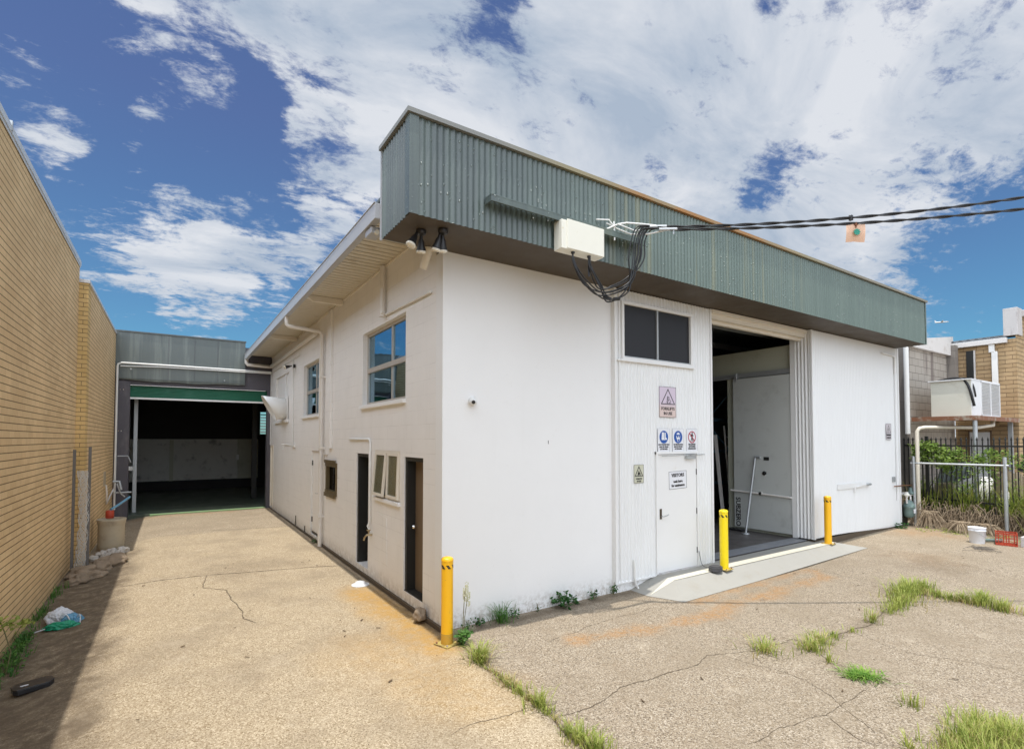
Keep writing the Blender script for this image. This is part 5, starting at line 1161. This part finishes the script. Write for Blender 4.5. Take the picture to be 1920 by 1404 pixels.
mb.add([(18.74, -1.05, 5.365), (18.74, 4.4, 5.365), (24.7, 4.4, 6.26), (24.7, -1.05, 6.26)], [(0, 1, 2, 3)])
build('roof', mb, M('dark_roof', (.10, .11, .12), .4, .15, 4), NB)
build('downpipe', MB().box(18.78, 18.87, -.80, -.66, 4.95, 5.2).box(18.79, 18.88, -.86, -.72, 2.9, 4.97), mat_pipew, NB, bev=.01)
build('window', MB().box(18.86, 18.90, -.27, -.08, 3.6, 5.08), mat_dark, NB, label='tall narrow dark opening in the brick wall')
build('trim', MB().box(18.84, 18.89, -.31, -.272, 3.6, 5.08), mat_fasc_w, NB)
build('side_door', MB().box(18.86, 18.91, -.62, -.12, -.2, 2.42), mat_acw, NB, label='pale door under the platform')
build('door_frame', MB().box(18.85, 18.9, -.66, -.62, -.2, 2.46).box(18.85, 18.9, -.12, -.08, -.2, 2.46), mat_brown, NB)
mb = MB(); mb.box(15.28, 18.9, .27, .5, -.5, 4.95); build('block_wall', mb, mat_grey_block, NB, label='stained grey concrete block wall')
mb = MB(); mb.box(15.10, 15.279, .28, 8, -.5, 4.95); build('block_wall', mb, mat_block_shade, NB, label='shaded block wall in the narrow gap')
mb = MB(); mb.prism([(15.12, .15, 4.92), (18.55, .15, 4.92), (18.55, .15, 5.28), (15.12, .15, 5.30)], (0, .1, 0)); build('white_fascia', mb, mat_fasc_w, NB, label='pale fascia board over the block wall')
mb = MB(); mb.prism([(16.0, .255, 5.25), (18.9, .255, 5.25), (18.9, .255, 5.62)], (0, .05, 0)); build('gable_infill', mb, mat_fasc_w, NB)
mb = MB(); mb.box(18.3, 18.6, .05, .27, 3.9, 5.25); build('corner_post', mb, mat_block_shade, NB)
solo('gap_downpipe', MB().tube([(14.95, .22, 4.9), (14.95, .22, 2.35)], .065, 14), mat_pipew, 'white downpipe in the gap right of the white warehouse', 'downpipe', (14.95, .22, 2.3))
solo('gap_gate', MB().box(13.75, 14.6, .55, .60, -.3, 2.3).box(13.3, 13.75, .5, .56, -.3, 4.4), M('dark_navy', (.035, .04, .05), .6, .2, 4), 'dark panel closing the gap beside the white warehouse', 'panel')
# rusty platform with the unit
t = thing('unit_platform', 'rusty steel platform carrying the air conditioning unit', 'platform', (16.9, -.6, 2.7))
mb = MB(); mb.box(15.05, 18.88, -1.30, .14, 2.79, 2.82); mb.box(15.03, 15.06, -1.31, .15, 2.71, 2.83); mb.box(15.06, 18.88, -1.325, -1.30, 2.71, 2.83)
build('deck', mb, mat_rusty, t)
build('leg', MB().tube([(15.12, -1.24, -.3), (15.12, -1.24, 2.79)], .05, 12), mat_metal, t); build('leg', MB().box(18.6, 18.7, -1.2, -1.1, -.3, 2.79), mat_metal, t)
AC = thing('air_conditioner', 'large cream air conditioning unit with white louvres on the rusty platform', 'air conditioner', (16.4, -.7, 2.82))
build('casing', MB().box(15.25, 17.65, -1.14, -.25, 2.825, 3.82), mat_ac, AC, bev=.008)
build('lid', MB().box(15.2, 17.68, -1.16, -.2, 3.82, 3.85), mat_acw, AC)
build('front_panel', MB().box(15.26, 15.98, -1.155, -1.14, 2.84, 3.815), mat_acw, AC)
mb = MB()
for i in range(22): z = 2.89+i*.042; mb.obox((16.80, -1.155, z), (1, 0, 0), (0, 1, -.8), (0, .8, 1), .82, .014, .002)
build('louvre', mb, mat_acw, AC)
mb = MB(); mb.box(15.98, 16.02, -1.17, -1.14, 2.84, 3.815); mb.box(16.78, 16.82, -1.175, -1.14, 2.84, 3.815); mb.box(17.61, 17.65, -1.17, -1.14, 2.84, 3.815); mb.box(15.98, 17.65, -1.17, -1.14, 2.83, 2.87); mb.box(15.98, 17.65, -1.17, -1.14, 3.79, 3.83)
build('louvre_frame', mb, mat_acw, AC); build('louvre_backing', MB().box(16.0, 17.63, -1.145, -1.141, 2.85, 3.81), mat_metal, AC)
solo('insulated_hose', MB().tube(bez([(15.5, -.35, 3.86), (15.35, -.9, 3.95), (15.22, -1.1, 3.95), (15.2, -1.12, 3.6), (15.24, -1.17, 3.3), (15.3, -1.19, 3.1)], 20), .032, 10).tube(bez([(15.7, -.5, 3.86), (15.5, -1.0, 3.98), (15.3, -1.18, 3.9), (15.33, -1.2, 3.5), (15.38, -1.2, 3.35)], 20), .022, 8), mat_cable, 'black insulated hose drooping over the corner of the unit', 'hose')
solo('drain_pipe', MB().tube([(14.6, -.12, -.1), (14.6, -.12, 2.42), (14.64, -.16, 2.50), (14.75, -.25, 2.53), (16.3, -1.0, 2.53), (17.0, -1.15, 2.6), (17.0, -1.15, 2.78)], .048, 12), mat_pvc, 'dirty white pipe bending under the rusty platform', 'pipe')

# garden bed, low wall, picket fence
def bedline(t_): return Vector((15.05-.72*t_, .35-3.45*t_, 0))
mb = MB(); n = 24
for i in range(n+1):
    p = bedline(i/n*1.25); mb.v += [(p.x-.12, p.y, -.3), (p.x-.10, p.y, .27+.03*mn.noise(Vector((p.y*3, 0, 0)))), (p.x+.12, p.y, .30), (p.x+5, p.y+.3, .32)]
for i in range(n):
    for k in range(3): mb.f.append((i*4+k, i*4+k+1, (i+1)*4+k+1, (i+1)*4+k)); mb.sm.append(False)
o = build('garden_bed', mb, mat_soil, fix=False); o['kind'] = 'structure'
PF = thing('picket_fence', 'black steel picket fence with spear tops overgrown by vines', 'fence', tuple(bedline(.5)+Vector((0, 0, .3))))
dirv = (bedline(1)-bedline(0)).normalized()
cnt = 0; s_ = 0
tot_ = (bedline(1.2)-bedline(0)).length
while s_ < tot_:
    p = bedline(0)+dirv*s_; thick = (cnt in (5, 26))
    w_ = .035 if thick else .0125; z1_ = 2.28 if thick else 2.18
    m = MB().box(p.x-w_, p.x+w_, p.y-w_, p.y+w_, .15, z1_)
    if not thick: m.add([(p.x-.02, p.y-.02, z1_), (p.x+.02, p.y-.02, z1_), (p.x+.02, p.y+.02, z1_), (p.x-.02, p.y+.02, z1_), (p.x, p.y, z1_+.09), (p.x, p.y, z1_-.05)], [(0, 1, 4), (1, 2, 4), (2, 3, 4), (3, 0, 4), (0, 5, 1), (1, 5, 2), (2, 5, 3), (3, 5, 0)])
    build('fence_post' if thick else 'picket', m, mat_dark, PF); s_ += .118; cnt += 1
for z in (.55, 2.02):
    a, b = bedline(0), bedline(1.2); build('fence_rail', MB().obox((a+b)/2+Vector((0, 0, z)), dirv, (dirv.y, -dirv.x, 0), (0, 0, 1), tot_/2, .018, .02), mat_dark, PF)
GF = thing('pipe_barrier', 'galvanised pipe frame standing in front of the picket fence', 'pipe barrier', (13.9, -1.2, -.1))
build('frame_post', MB().tube([(13.72, -.33, -.12), (13.70, -.32, 1.74)], .033, 12), mat_metal, GF)
build('frame_post', MB().tube([(14.02, -2.07, -.12), (13.99, -2.07, 1.76)], .04, 12), mat_metal, GF)
build('frame_rail', MB().tube([(13.69, -.26, 1.56), (13.99, -2.14, 1.555)], .025, 10), mat_metal, GF)
mb = MB(); mb.tube([(13.78, -.6, -.1), (13.8, -.62, .0)], .02, 6)
# gas meter
t = thing('gas_meter', 'green gas meter with pipework at the right corner of the cladding', 'gas meter', (13.55, -.25, -.1))
ms = MB(); ms.lathe((13.55, -.25, .12), [(.09, 0), (.14, .04), (.155, .12), (.155, .26), (.165, .27), (.165, .30), (.15, .31), (.13, .38), (.09, .44), (.05, .46)], 22)
ms.v = [(13.55+(x-13.55)*1.0, -.25+(y-(-.25))*.8, z) for x, y, z in ms.v]
mt = build('meter_body', ms, mat_meter, t)
mb = MB()
for k in range(10): a = 2*PI*k/10; mb.lathe((13.55+.15*math.cos(a), -.25+.12*math.sin(a), .40), [(.014, 0), (.014, .05)], 6)
build('bolt', mb, mat_meter, mt)
build('dial_plate', MB().box(13.47, 13.57, -.398, -.38, .25, .35), mat_signw, t)
build('pipework', MB().tube([(13.42, -.25, .5), (13.42, -.25, .72), (13.42, -.1, .74)], .022, 8).tube([(13.66, -.25, .5), (13.66, -.25, .70), (13.95, -.25, .72)], .022, 8).tube([(13.55, -.1, .74), (13.9, -.1, .74)], .03, 8).tube([(13.42, -.25, .66), (13.42, -.25, .80)], .04, 8), mat_pipel, t)
build('regulator', MB().lathe((13.72, -.24, .72), [(.09, 0), (.10, .02), (.10, .05), (.05, .08), (.05, .16), (.03, .18)], 16), mat_meter, t)
build('regulator', MB().lathe((13.42, -.25, .70), [(.07, 0), (.08, .02), (.05, .06), (.02, .1)], 14), mat_boxw, t)
build('stand', MB().box(13.38, 13.72, -.16, -.10, -.12, .45), mat_dark, t)
solo('copper_pipe', MB().tube([(12.75, -.23, .98), (13.3, -.23, .975), (13.9, -.25, .96)], .016, 8), mat_copper, 'thin copper pipe running from the cladding towards the pipe frame', 'pipe')
# bucket and crate
bx_, by_, bz_ = 12.15, -2.0, gz(12.15, -2.0)+.0
t = thing('bucket', 'white plastic bucket on the ground beside the red crate', 'bucket', (bx_, by_, bz_))
mb = MB().lathe((bx_, by_, bz_), [(.125, 0), (.13, .01), (.15, .27), (.158, .272), (.158, .285), (.152, .287), (.155, .33), (.16, .335), (.16, .345), (.15, .345), (.145, .30), (.125, .02)], 30)
mb.f = [f for f in mb.f if len(f) < 20] + [tuple(range(30))]; mb.sm = [True]*len(mb.f)
build('pail', mb, mat_bucket, t, fix=False)
build('bail_handle', MB().tube([(bx_+.15*math.cos(a_)*1.04, by_-.155*1.02*abs(math.sin(a_))*1.0, bz_+.29-.14*math.sin(a_)) for a_ in [PI*i/16 for i in range(17)]], .004, 5), mat_metal, t)
cx, cy, cz = 12.42, -2.42, gz(12.4, -2.4)+.004; rot = .25
t = thing('milk_crate', 'red plastic crate next to the white bucket', 'crate', (cx, cy, cz)); mb = MB(); c, s = math.cos(rot), math.sin(rot)
ax, ay = Vector((c, s, 0)), Vector((-s, c, 0)); hw, hd_, hh = .17, .17, .27
def cb_(u, v, z, du, dv, dz): mb.obox(Vector((cx, cy, cz+z))+ax*u+ay*v, ax, ay, (0, 0, 1), du, dv, dz)
for sg_ in (-1, 1):
    for z, d in ((.012, .012), (.10, .006), (.17, .006), (.255, .016)): cb_(0, sg_*hd_, z, hw, .005, d); cb_(sg_*hw, 0, z, .005, hd_, d)
    for i in range(9):
        u_ = -hw+2*hw*i/8
        if i in (0, 4, 8) or i % 2: cb_(u_, sg_*hd_, hh/2, .006, .005, hh/2); cb_(sg_*hw, u_, hh/2, .005, .006, hh/2)
build('crate_sides', mb, mat_crate, t)
mb = MB()
for i in range(9): u_ = -hw+2*hw*i/8; cb_(u_, 0, .008, .008, hd_, .004)
build('crate_base', mb, mat_crate, t)
solo('concrete_block', MB().box(12.35, 12.75, -3.0, -2.66, gz(12, -2.8), gz(12, -2.8)+.22), mat_conc, 'pale concrete block right of the red crate', 'block', (12.5, -2.8, gz(12, -2.8)), bev=.01)
solo('metal_rod', MB().tube([(13.1, -1.9, .5), (12.55, -2.22, .0)], .011, 8).tube([(13.3, -1.7, .62), (13.1, -1.9, .5)], .02, 8), mat_crackm, 'grey metal rod leaning behind the bucket', 'rod')
solo('grey_pipe_offcut', MB().tube([(12.35, -2.05, cz+.05), (12.6, -2.3, cz+.05)], .035, 10), mat_meter, 'short grey pipe offcut between the bucket and the crate', 'pipe')
random.seed(5); mb = MB()
for i in range(34):
    x, y = 11.35+random.gauss(0, .16), -2.28+random.gauss(0, .12); a = random.uniform(0, PI); l = random.uniform(.05, .16); z = gz(x, y)
    mb.tube(bez([(x-l*math.cos(a), y-l*math.sin(a), z+.008), (x+random.uniform(-.05, .05), y+random.uniform(-.05, .05), z+random.uniform(.02, .09)), (x+l*math.cos(a), y+l*math.sin(a), z+.008)], 6), .004, 4)
o = solo('twig_pile', mb, M('grey_twig', (.16, .14, .12), .8), 'small tangle of grey twigs in front of the bucket', 'twigs')
# things behind the fence
mb = MB(); n = 14; vs = []
for i in range(n+1):
    for j in range(n+1):
        a, b = i/n*2-1, j/n*2-1; h_ = max(0, 1-(a*a+b*b))**.5; vs.append((15.9+a*.6, -1.2+b*.85, .42+.72*h_+.06*mn.noise(Vector((a*3, b*3, 0)))))
mb.add(vs, [(i*(n+1)+j, i*(n+1)+j+1, (i+1)*(n+1)+j+1, (i+1)*(n+1)+j) for i in range(n) for j in range(n)], True)
solo('white_tarp', mb, mat_tarp, 'white tarpaulin draped over a mound behind the black fence', 'tarpaulin')
mb = corr(MB(), 'x', 0, 0, .9, 0, 1.2, pitch=.12, amp=.02)
mb.v = [(15.6+x+z*.35, -.1-y*.8-z*.1, .35+z) for x, y, z in mb.v]
solo('leaning_sheet', mb, mat_zinc, 'grey corrugated sheet leaning behind the fence', 'metal sheet')
t = thing('timber_bin', 'bin of upright pale timber slats behind the right of the fence', 'bin', (15.4, -1.8, .3)); mb = MB(); random.seed(2)
for i in range(12): a = 2*PI*i/12; mb.obox((15.35+.26*math.cos(a), -1.80+.26*math.sin(a), .80+random.uniform(-.03, .05)), (math.cos(a), math.sin(a), 0), (-math.sin(a), math.cos(a), random.uniform(-.1, .1)), (0, 0, 1), .01, .05, .5)
build('slats', mb, mat_woodp, t)
bag('black_sheeting', (15.9, -2.35, 1.42), .35, .45, .28, mat_black, 'black plastic sheeting bundle behind the fence at the right edge', 3.3)
solo('stand_crate', MB().box(15.6, 16.2, -2.8, -1.95, .3, 1.25), mat_woodp, 'timber box under the black sheeting behind the fence', 'box', (15.9, -2.4, .3), bev=.01)
solo('light_box', MB().box(15.35, 15.9, -.62, -.25, .3, .95), mat_woodp, 'pale timber box half hidden behind the fence', 'box', bev=.01)

# aeroplane
t = thing('aeroplane', 'tiny distant aeroplane low in the blue sky at right', 'aeroplane', (846.5, 248.2, 157.0)); P0 = Vector((846.5, 248.2, 157.0)); ax = Vector((.55, -.83, .0)).normalized()*1.0
mb = MB().tube([P0-ax*7, P0-ax*5, P0, P0+ax*6, P0+ax*8], 1, 10, radii=[.3, .9, 1.0, .8, .2]); build('fuselage', mb, mat_metal, t)
sd_ = Vector((.83, .55, 0)); mb = MB().prism([P0-ax*1, P0+ax*1.5, P0+ax*0+sd_*8+Vector((0, 0, .6)), P0-ax*1.2+sd_*8+Vector((0, 0, .6))], (0, 0, .25)).prism([P0-ax*1, P0+ax*1.5, P0+ax*0-sd_*8+Vector((0, 0, .6)), P0-ax*1.2-sd_*8+Vector((0, 0, .6))], (0, 0, .25)); build('wing', mb, mat_metal, t)
build('tail_fin', MB().prism([P0-ax*7, P0-ax*4.5, P0-ax*6.5+Vector((0, 0, 3)), P0-ax*7.3+Vector((0, 0, 3))], sd_*.2), mat_metal, t)

# ------------------------------------------------------------------ vegetation
def blades(mb, x, y, n, h, spread, z=None, w=.0045, lean=.65):
    for _ in range(n):
        a = random.uniform(0, 2*PI); r_ = abs(random.gauss(0, spread)); bx, by = x+r_*math.cos(a), y+r_*math.sin(a)
        bz = (gz(bx, by) if z is None else z)-.005; hh = h*random.uniform(.45, 1.15); d = random.uniform(0, 2*PI) if random.random() < .4 else a+random.gauss(0, .6)
        ln = hh*random.uniform(.1, lean*1.5); dx, dy = math.cos(d), math.sin(d); sx, sy = -dy*w, dx*w; k = random.uniform(.6, 1.3)
        P = [(0, 0, 1), (ln*.25, hh*.45, .9), (ln*.65, hh*.82, .6), (ln*1.1, hh*(1.0-.15*lean), .05)]
        o = len(mb.v)
        for q, zz_, ww in P: mb.v += [(bx+dx*q-sx*ww*k, by+dy*q-sy*ww*k, bz+zz_), (bx+dx*q+sx*ww*k, by+dy*q+sy*ww*k, bz+zz_)]
        for i in range(3): mb.f.append((o+i*2, o+i*2+1, o+i*2+3, o+i*2+2)); mb.sm.append(True)
    return mb
def leaves(mb, c, n, r, size, flat=.6, zmin=None):
    for _ in range(n):
        d = Vector((random.gauss(0, 1), random.gauss(0, 1), random.gauss(0, 1)*flat)); d = d.normalized()*r*random.random()**.45; p = Vector(c)+Vector((d.x, d.y, d.z*flat))
        if zmin is not None and p.z < zmin: p.z = zmin+random.uniform(0, .02)
        a = Vector((random.gauss(0, 1), random.gauss(0, 1), random.gauss(0, .5))).normalized(); b = a.cross(Vector((random.gauss(0, .5), random.gauss(0, .5), 1))).normalized(); s = size*random.uniform(.5, 1.3); u = a.cross(b)*s*.15
        mb.add([p, p+a*s*.35+b*s*.38+u, p+a*s*.8+b*s*.25, p+a*s*1.05, p+a*s*.8-b*s*.25, p+a*s*.35-b*s*.38+u], [(0, 1, 2, 3), (0, 3, 4, 5)])
    return mb
random.seed(21)
# grass along the seam in the slabs
mb = MB()
for (x, y, n, h, sp) in ((-.05, -1.52, 30, .07, .05), (-.06, -1.68, 35, .08, .05), (-.05, -1.85, 60, .09, .06), (-.04, -2.02, 25, .06, .05), (-.06, -2.15, 90, .17, .07), (-.05, -2.28, 35, .07, .04), (-.10, -2.62, 60, .10, .06), (-.11, -2.76, 120, .16, .08), (-.1, -2.93, 130, .14, .09), (-.2, -3.2, 90, .12, .08)): blades(mb, x, y, n, h, sp)
for i in range(30): u_ = random.uniform(-1.1, -3.3); blades(mb, -.05+.05*(u_+1)/2+random.gauss(0, .012), u_, 5, .045, .02)
o = build('grass', mb, mat_grass, fix=False); tag(o, 'thin line of green grass growing in the seam between slabs', 'grass', kind='stuff')
mb = MB()
for i in range(60): u_ = random.uniform(-1.05, -3.4); blades(mb, -.05+random.gauss(0, .02), u_, 5, .06, .03)
for (x, y) in ((-.05, -1.62), (-.05, -1.75), (-.04, -2.0), (-.1, -2.9)): blades(mb, x, y, 40, .09, .05)
o = build('grass', mb, mat_grass_y, fix=False); tag(o, 'yellowed grass mixed into the slab seam', 'grass', kind='stuff')
def tuft(x, y, n, h, sp, label, mat=mat_grass, grp='grass tufts growing from the cracked apron', yn=.25, lean=.5, cat='grass tuft'):
    n = int(n*.7); mb = blades(MB(), x, y, n, h, sp, lean=lean); o = build('grass_tuft', mb, mat, fix=False); tag(o, label, cat, grp)
    if yn:
        q = build('dry_blades', blades(MB(), x, y, int(n*yn), h*.8, sp, lean=lean), mat_grass_y, fix=False); q.parent = o
    return o
tuft(-.03, -1.0, 260, .20, .065, 'bushy light green grass tuft at the top of the slab seam beside the corner bollard', lean=.9)
tuft(3.92, -2.80, 0+60, .10, .05, 'small sparse tuft just right of the middle pair')
tuft(4.88, -2.82, 80, .20, .05, 'single upright tuft in the crack below the long grass row')
tuft(2.80, -2.58, 170, .17, .11, 'spreading tuft where the long curved crack ends, leftmost on the apron', lean=.9)
tuft(3.30, -2.84, 190, .15, .10, 'fuller green tuft, lower one of the middle pair', lean=.8)
tuft(3.60, -2.80, 120, .15, .10, 'looser tuft just behind the middle pair', lean=.9)
tuft(3.10, -3.12, 45, .13, .03, 'tiny thin tuft above the flat green mat')
tuft(2.73, -4.0, 60, .12, .06, 'faint thin tuft above the tall grass patch in the lower right corner')
tuft(4.30, -2.83, 40, .07, .05, 'low ragged tuft near the middle of the crack')
mb = blades(MB(), 3.03, -3.50, 260, .06, .085, lean=2.2, w=.006); blades(mb, 2.93, -3.44, 120, .05, .06, lean=2.2, w=.006)
tag(build('grass_mat', mb, mat_gmat, fix=False), 'flat deep green mat of grass lying on the apron', 'grass mat')
# denser row on the right
mb = MB()
for (x, y, n, h, sp) in ((5.5, -2.80, 60, .16, .07), (5.75, -2.78, 90, .20, .09), (6.0, -2.72, 120, .20, .10), (6.3, -2.66, 160, .22, .12), (6.55, -2.60, 220, .26, .13), (6.85, -2.60, 220, .26, .13), (7.05, -2.68, 160, .24, .10), (6.9, -2.90, 70, .14, .08), (6.88, -3.05, 90, .15, .07), (6.93, -3.2, 80, .17, .06), (6.95, -3.38, 150, .25, .09), (7.1, -3.40, 100, .22, .07), (6.9, -3.62, 130, .22, .08), (6.92, -3.95, 60, .14, .1)): blades(mb, x, y, n, h*.9, sp)
tag(build('grass', mb, mat_grass, fix=False), 'row of upright green grass following the crack at the right', 'grass', kind='stuff')
mb = MB()
for (x, y, n, h, sp) in ((6.2, -2.7, 80, .12, .2), (6.9, -2.7, 100, .12, .2), (6.9, -3.2, 120, .10, .12), (6.93, -3.7, 80, .12, .15)): blades(mb, x, y, n, h, sp)
tag(build('grass', mb, mat_grass_y, fix=False), 'dry brownish grass at the foot of the right hand row', 'grass', kind='stuff')
# big patch at the lower right
mb = MB(); my = MB()
for i in range(95):
    x, y = random.uniform(1.75, 3.0), random.uniform(-5.0, -4.42)
    f_ = 1-min(1, abs(x-2.35)/.85)**2
    if y > -4.45-.12*abs(x-2.35)*2: f_ *= .5
    blades(mb, x, y, int(16+22*f_), .10+.13*f_, .07, lean=.45, w=.0035)
    if i % 2 == 0: blades(my, x, y, 14, .12+.08*f_, .08, w=.003)
for i in range(18): x, y = random.uniform(1.7, 2.9), random.uniform(-4.5, -4.2); blades(mb, x, y, 7, .13, .04)
tag(build('grass', mb, mat_grass, fix=False), 'tall unmown green grass patch in the lower right foreground', 'grass', kind='stuff')
tag(build('grass', my, mat_grass_y, fix=False), 'yellow stalks among the lower right grass patch', 'grass', kind='stuff')
# weeds at the foot of the front wall
tuft(.80, -.13, 150, .26, .07, 'dark green grassy weed against the front wall left of centre', mat_grass_d, 'weeds at the foot of the white front wall', 0, .8, 'weed')
def weed(x, y, n, r_, size, label, h=.1, z=None, grp='weeds at the foot of the white front wall'):
    n, r_, size = int(n*.6), r_*.8, size*.8
    b_ = gz(x, y) if z is None else z
    o = build('leafy_weed', leaves(MB(), (x, y, b_+h*.55), n, r_, size, .8, b_+.01), mat_weed, fix=False); tag(o, label, 'weed', grp)
    mb = MB()
    for k in range(5): a = random.uniform(0, 2*PI); mb.tube([(x, y, b_-.01), (x+r_*.5*math.cos(a), y+r_*.5*math.sin(a), b_+h*random.uniform(.6, 1.2))], .003, 4)
    q = build('stem', mb, mat_stem); q.parent = o; return o
weed(.50, -.09, 60, .10, .05, 'low leafy weed between the corner bollard and the grassy weed')
weed(1.03, -.09, 70, .11, .05, 'leafy weed just right of the grassy weed')
weed(.33, -.1, 40, .12, .045, 'sparse leafy weed nearest the corner bollard')
weed(1.45, -.07, 26, .06, .04, 'tiny green sprout halfway along the front wall')
weed(1.86, -.12, 190, .19, .075, 'biggest round leafy weed at the front wall', .2)
weed(2.12, -.08, 60, .11, .05, 'small leafy weed just right of the biggest one')
weed(2.48, -.07, 60, .11, .055, 'leafy weed with upright leaves towards the ribbed panel', .14)
weed(2.90, -.07, 45, .09, .05, 'weed growing where the smooth wall meets the ribbed panel', .16)
weed(12.9, -.30, 130, .18, .07, 'leafy weed at the foot of the far right cladding corner', .12)
weed(-.08, 6.75-.4+.2, 40, .08, .05, 'little fern-like weed beside the foot of the downpipe', .1)
# tall seeding weed beside the corner bollard
x, y = .02, -.52; b_ = gz(x, y); mb = MB().tube([(x, y, b_), (x+.01, y, b_+.3), (x+.03, y, b_+.62)], .005, 5).tube([(x+.01, y, b_), (x+.04, y+.02, b_+.3), (x+.08, y+.02, b_+.55)], .004, 5)
sw_ = tag(build('seeding_weed', mb, mat_stem), 'tall thin seeding weed beside the corner bollard', 'weed')
q = build('leaves', blades(leaves(MB(), (x+.02, y, b_+.12), 70, .09, .06, 1.0, b_+.01), x, y, 40, .22, .03), mat_grass_d, fix=False); q.parent = sw_
mb = MB()
for cxx, czz in ((x+.03, .60), (x+.08, .54), (x+.055, .66)):
    for i in range(60): a, hgt_ = random.uniform(0, 2*PI), random.uniform(-.10, .06); mb.obox((cxx+.018*math.cos(a), y+.018*math.sin(a), b_+czz+hgt_), (1, 0, 0), (0, 1, 0), (0, 0, 1), .0035, .0035, .006)
q = build('seed_head', mb, M('seed_pale', (.55, .55, .38), .7)); q.parent = sw_
# plants along the brick wall
mb = MB()
for i in range(46): y_ = random.uniform(.2, 3.0); x_ = -4.42+abs(random.gauss(0, .07)); blades(mb, x_, y_, 12, .12, .04); leaves(mb, (x_, y_, gz(x_, y_)+.06), 12, .09, .035, .8)
for i in range(24): y_ = random.uniform(3.0, 5.6); x_ = -4.43+abs(random.gauss(0, .04)); blades(mb, x_, y_, 10, .12, .04)
tag(build('weeds', mb, mat_grass_d, fix=False), 'strip of shaded weeds along the foot of the brick wall', 'weeds', kind='stuff')
t = thing('sapling', 'small sapling with sparse leaves against the brick wall at the left edge', 'sapling', (-4.32, 1.75, -.35)); b_ = -.35
build('stem', MB().tube([(-4.32, 1.75, b_), (-4.28, 1.74, b_+.25), (-4.33, 1.72, b_+.48), (-4.36, 1.70, b_+.60)], .006, 6).tube([(-4.29, 1.74, b_+.35), (-4.20, 1.72, b_+.52)], .004, 5), mat_stem, t)
build('foliage', leaves(leaves(MB(), (-4.36, 1.70, b_+.58), 60, .13, .055, .7), (-4.2, 1.72, b_+.54), 45, .11, .05, .6), mat_grass, t, fix=False)
# litter: leaves and scraps on the slabs
mb = MB()
for i in range(130):
    x, y = random.uniform(-3.4, 12), random.uniform(-4.5, 6)
    if x > 0 and y > -.9: continue
    if y > 0 and x > -.1: continue
    a = random.uniform(0, PI); z = gz(x, y)+.012; l = random.uniform(.008, .028); mb.obox((x, y, z), (math.cos(a), math.sin(a), .1), (-math.sin(a), math.cos(a), .2), (0, -.2, 1), l, l*.3, .002)
tag(build('leaf_litter', mb, M('dry_leaf', (.10, .065, .035), .8), fix=False), 'scattered dry leaf scraps on the concrete', 'leaf litter', kind='stuff')
# vines over the fence
random.seed(31); mb = MB()
def fp(t_, off=0): p = bedline(t_); return (p.x+off, p.y)
for i in range(150):
    t_ = random.uniform(.08, .62); top = 1.95+.12*math.sin(t_*14)+random.gauss(0, .05)-(.25 if t_ > .42 else 0); x, y = fp(t_, random.gauss(0, .08)); dens_ = 1 if t_ < .36 else .45
    leaves(mb, (x, y, top-random.random()**1.6*(.48 if t_ < .36 else .75)), int(30*dens_), .14, .065, 1)
for i in range(60): t_ = random.uniform(.55, .82); x, y = fp(t_, random.gauss(0, .06)); leaves(mb, (x, y, 1.98-random.random()*.4-(t_-.55)*.7), 10, .10, .05, 1)
for i in range(70): t_ = random.uniform(.05, 1.0); x, y = fp(t_, random.uniform(-.05, .6)); leaves(mb, (x, y, random.uniform(.4, 1.1)), 10, .15, .05, 1)
tag(build('vine', mb, mat_vine, fix=False), 'light green vine climbing over the black picket fence', 'vine', kind='stuff')
mb = MB()
for i in range(130): t_ = random.uniform(.03, 1.1); x, y = fp(t_, random.uniform(-.1, .9)); blades(mb, x, y, 14, random.uniform(.4, .95), .10, z=.28, w=.008, lean=.7)
for i in range(34): t_ = random.uniform(.86, 1.2); x, y = fp(t_, random.uniform(-.7, .1)); blades(mb, x, y, 22, random.uniform(.6, 1.15), .12, z=-.05, w=.008, lean=.8)
tag(build('tall_grass', mb, veg('tall_weedy_grass', (.12, .20, .03), (.42, .44, .10), 6), fix=False), 'tall weedy grass growing through and behind the fence', 'grass', kind='stuff')
mb = MB()
for i in range(680):
    t_ = random.uniform(.0, 1.15); x, y = fp(t_, random.uniform(-.45, .02)); z = random.uniform(.02, .50)+(x-bedline(t_).x)*.3; a = random.uniform(0, 2*PI); l = random.uniform(.10, .32)
    x2, y2 = x-random.uniform(.0, .25), y+l*math.sin(a)
    mb.tube(bez([(x, y, z+random.uniform(0, .15)), (x-.1, (y+y2)/2, z+random.uniform(.05, .22)), (x2, y2, max(-.09, z-random.uniform(.15, .45)))], 6), random.uniform(.003, .007), 4, cap=False)
tag(build('dead_vines', mb, mat_dead, fix=False), 'tangle of dead brown vines spilling over the low garden edge', 'dead vines', kind='stuff')
mb = MB()
for cxx, cyy, hh_ in ((13.75, -.62, .42), (13.45, -1.35, .26), (13.7, -1.75, .22)):
    for i in range(110):
        a = random.uniform(0, 2*PI); l = random.uniform(.15, .42); mb.tube(bez([(cxx+random.gauss(0, .06), cyy+random.gauss(0, .1), hh_-.1), (cxx+l*.5*math.cos(a), cyy+l*.5*math.sin(a), hh_*.8), (cxx+l*math.cos(a), cyy+l*1.1*math.sin(a), -.09)], 5), .005, 4, cap=False)
tag(build('dry_straw', mb, mat_dead, fix=False), 'heaps of pale dry straw on the ground before the fence', 'straw', kind='stuff')
mb = MB()
for i in range(60): x, y = random.uniform(12.7, 13.6), random.uniform(-2.6, -.6); leaves(mb, (x, y, gz(x, y)+.02), 8, .08, .035, .5, gz(x, y)+.01)
tag(build('low_weeds', mb, mat_grass, fix=False), 'low green weeds at the edge of the apron near the fence', 'weeds', kind='stuff')
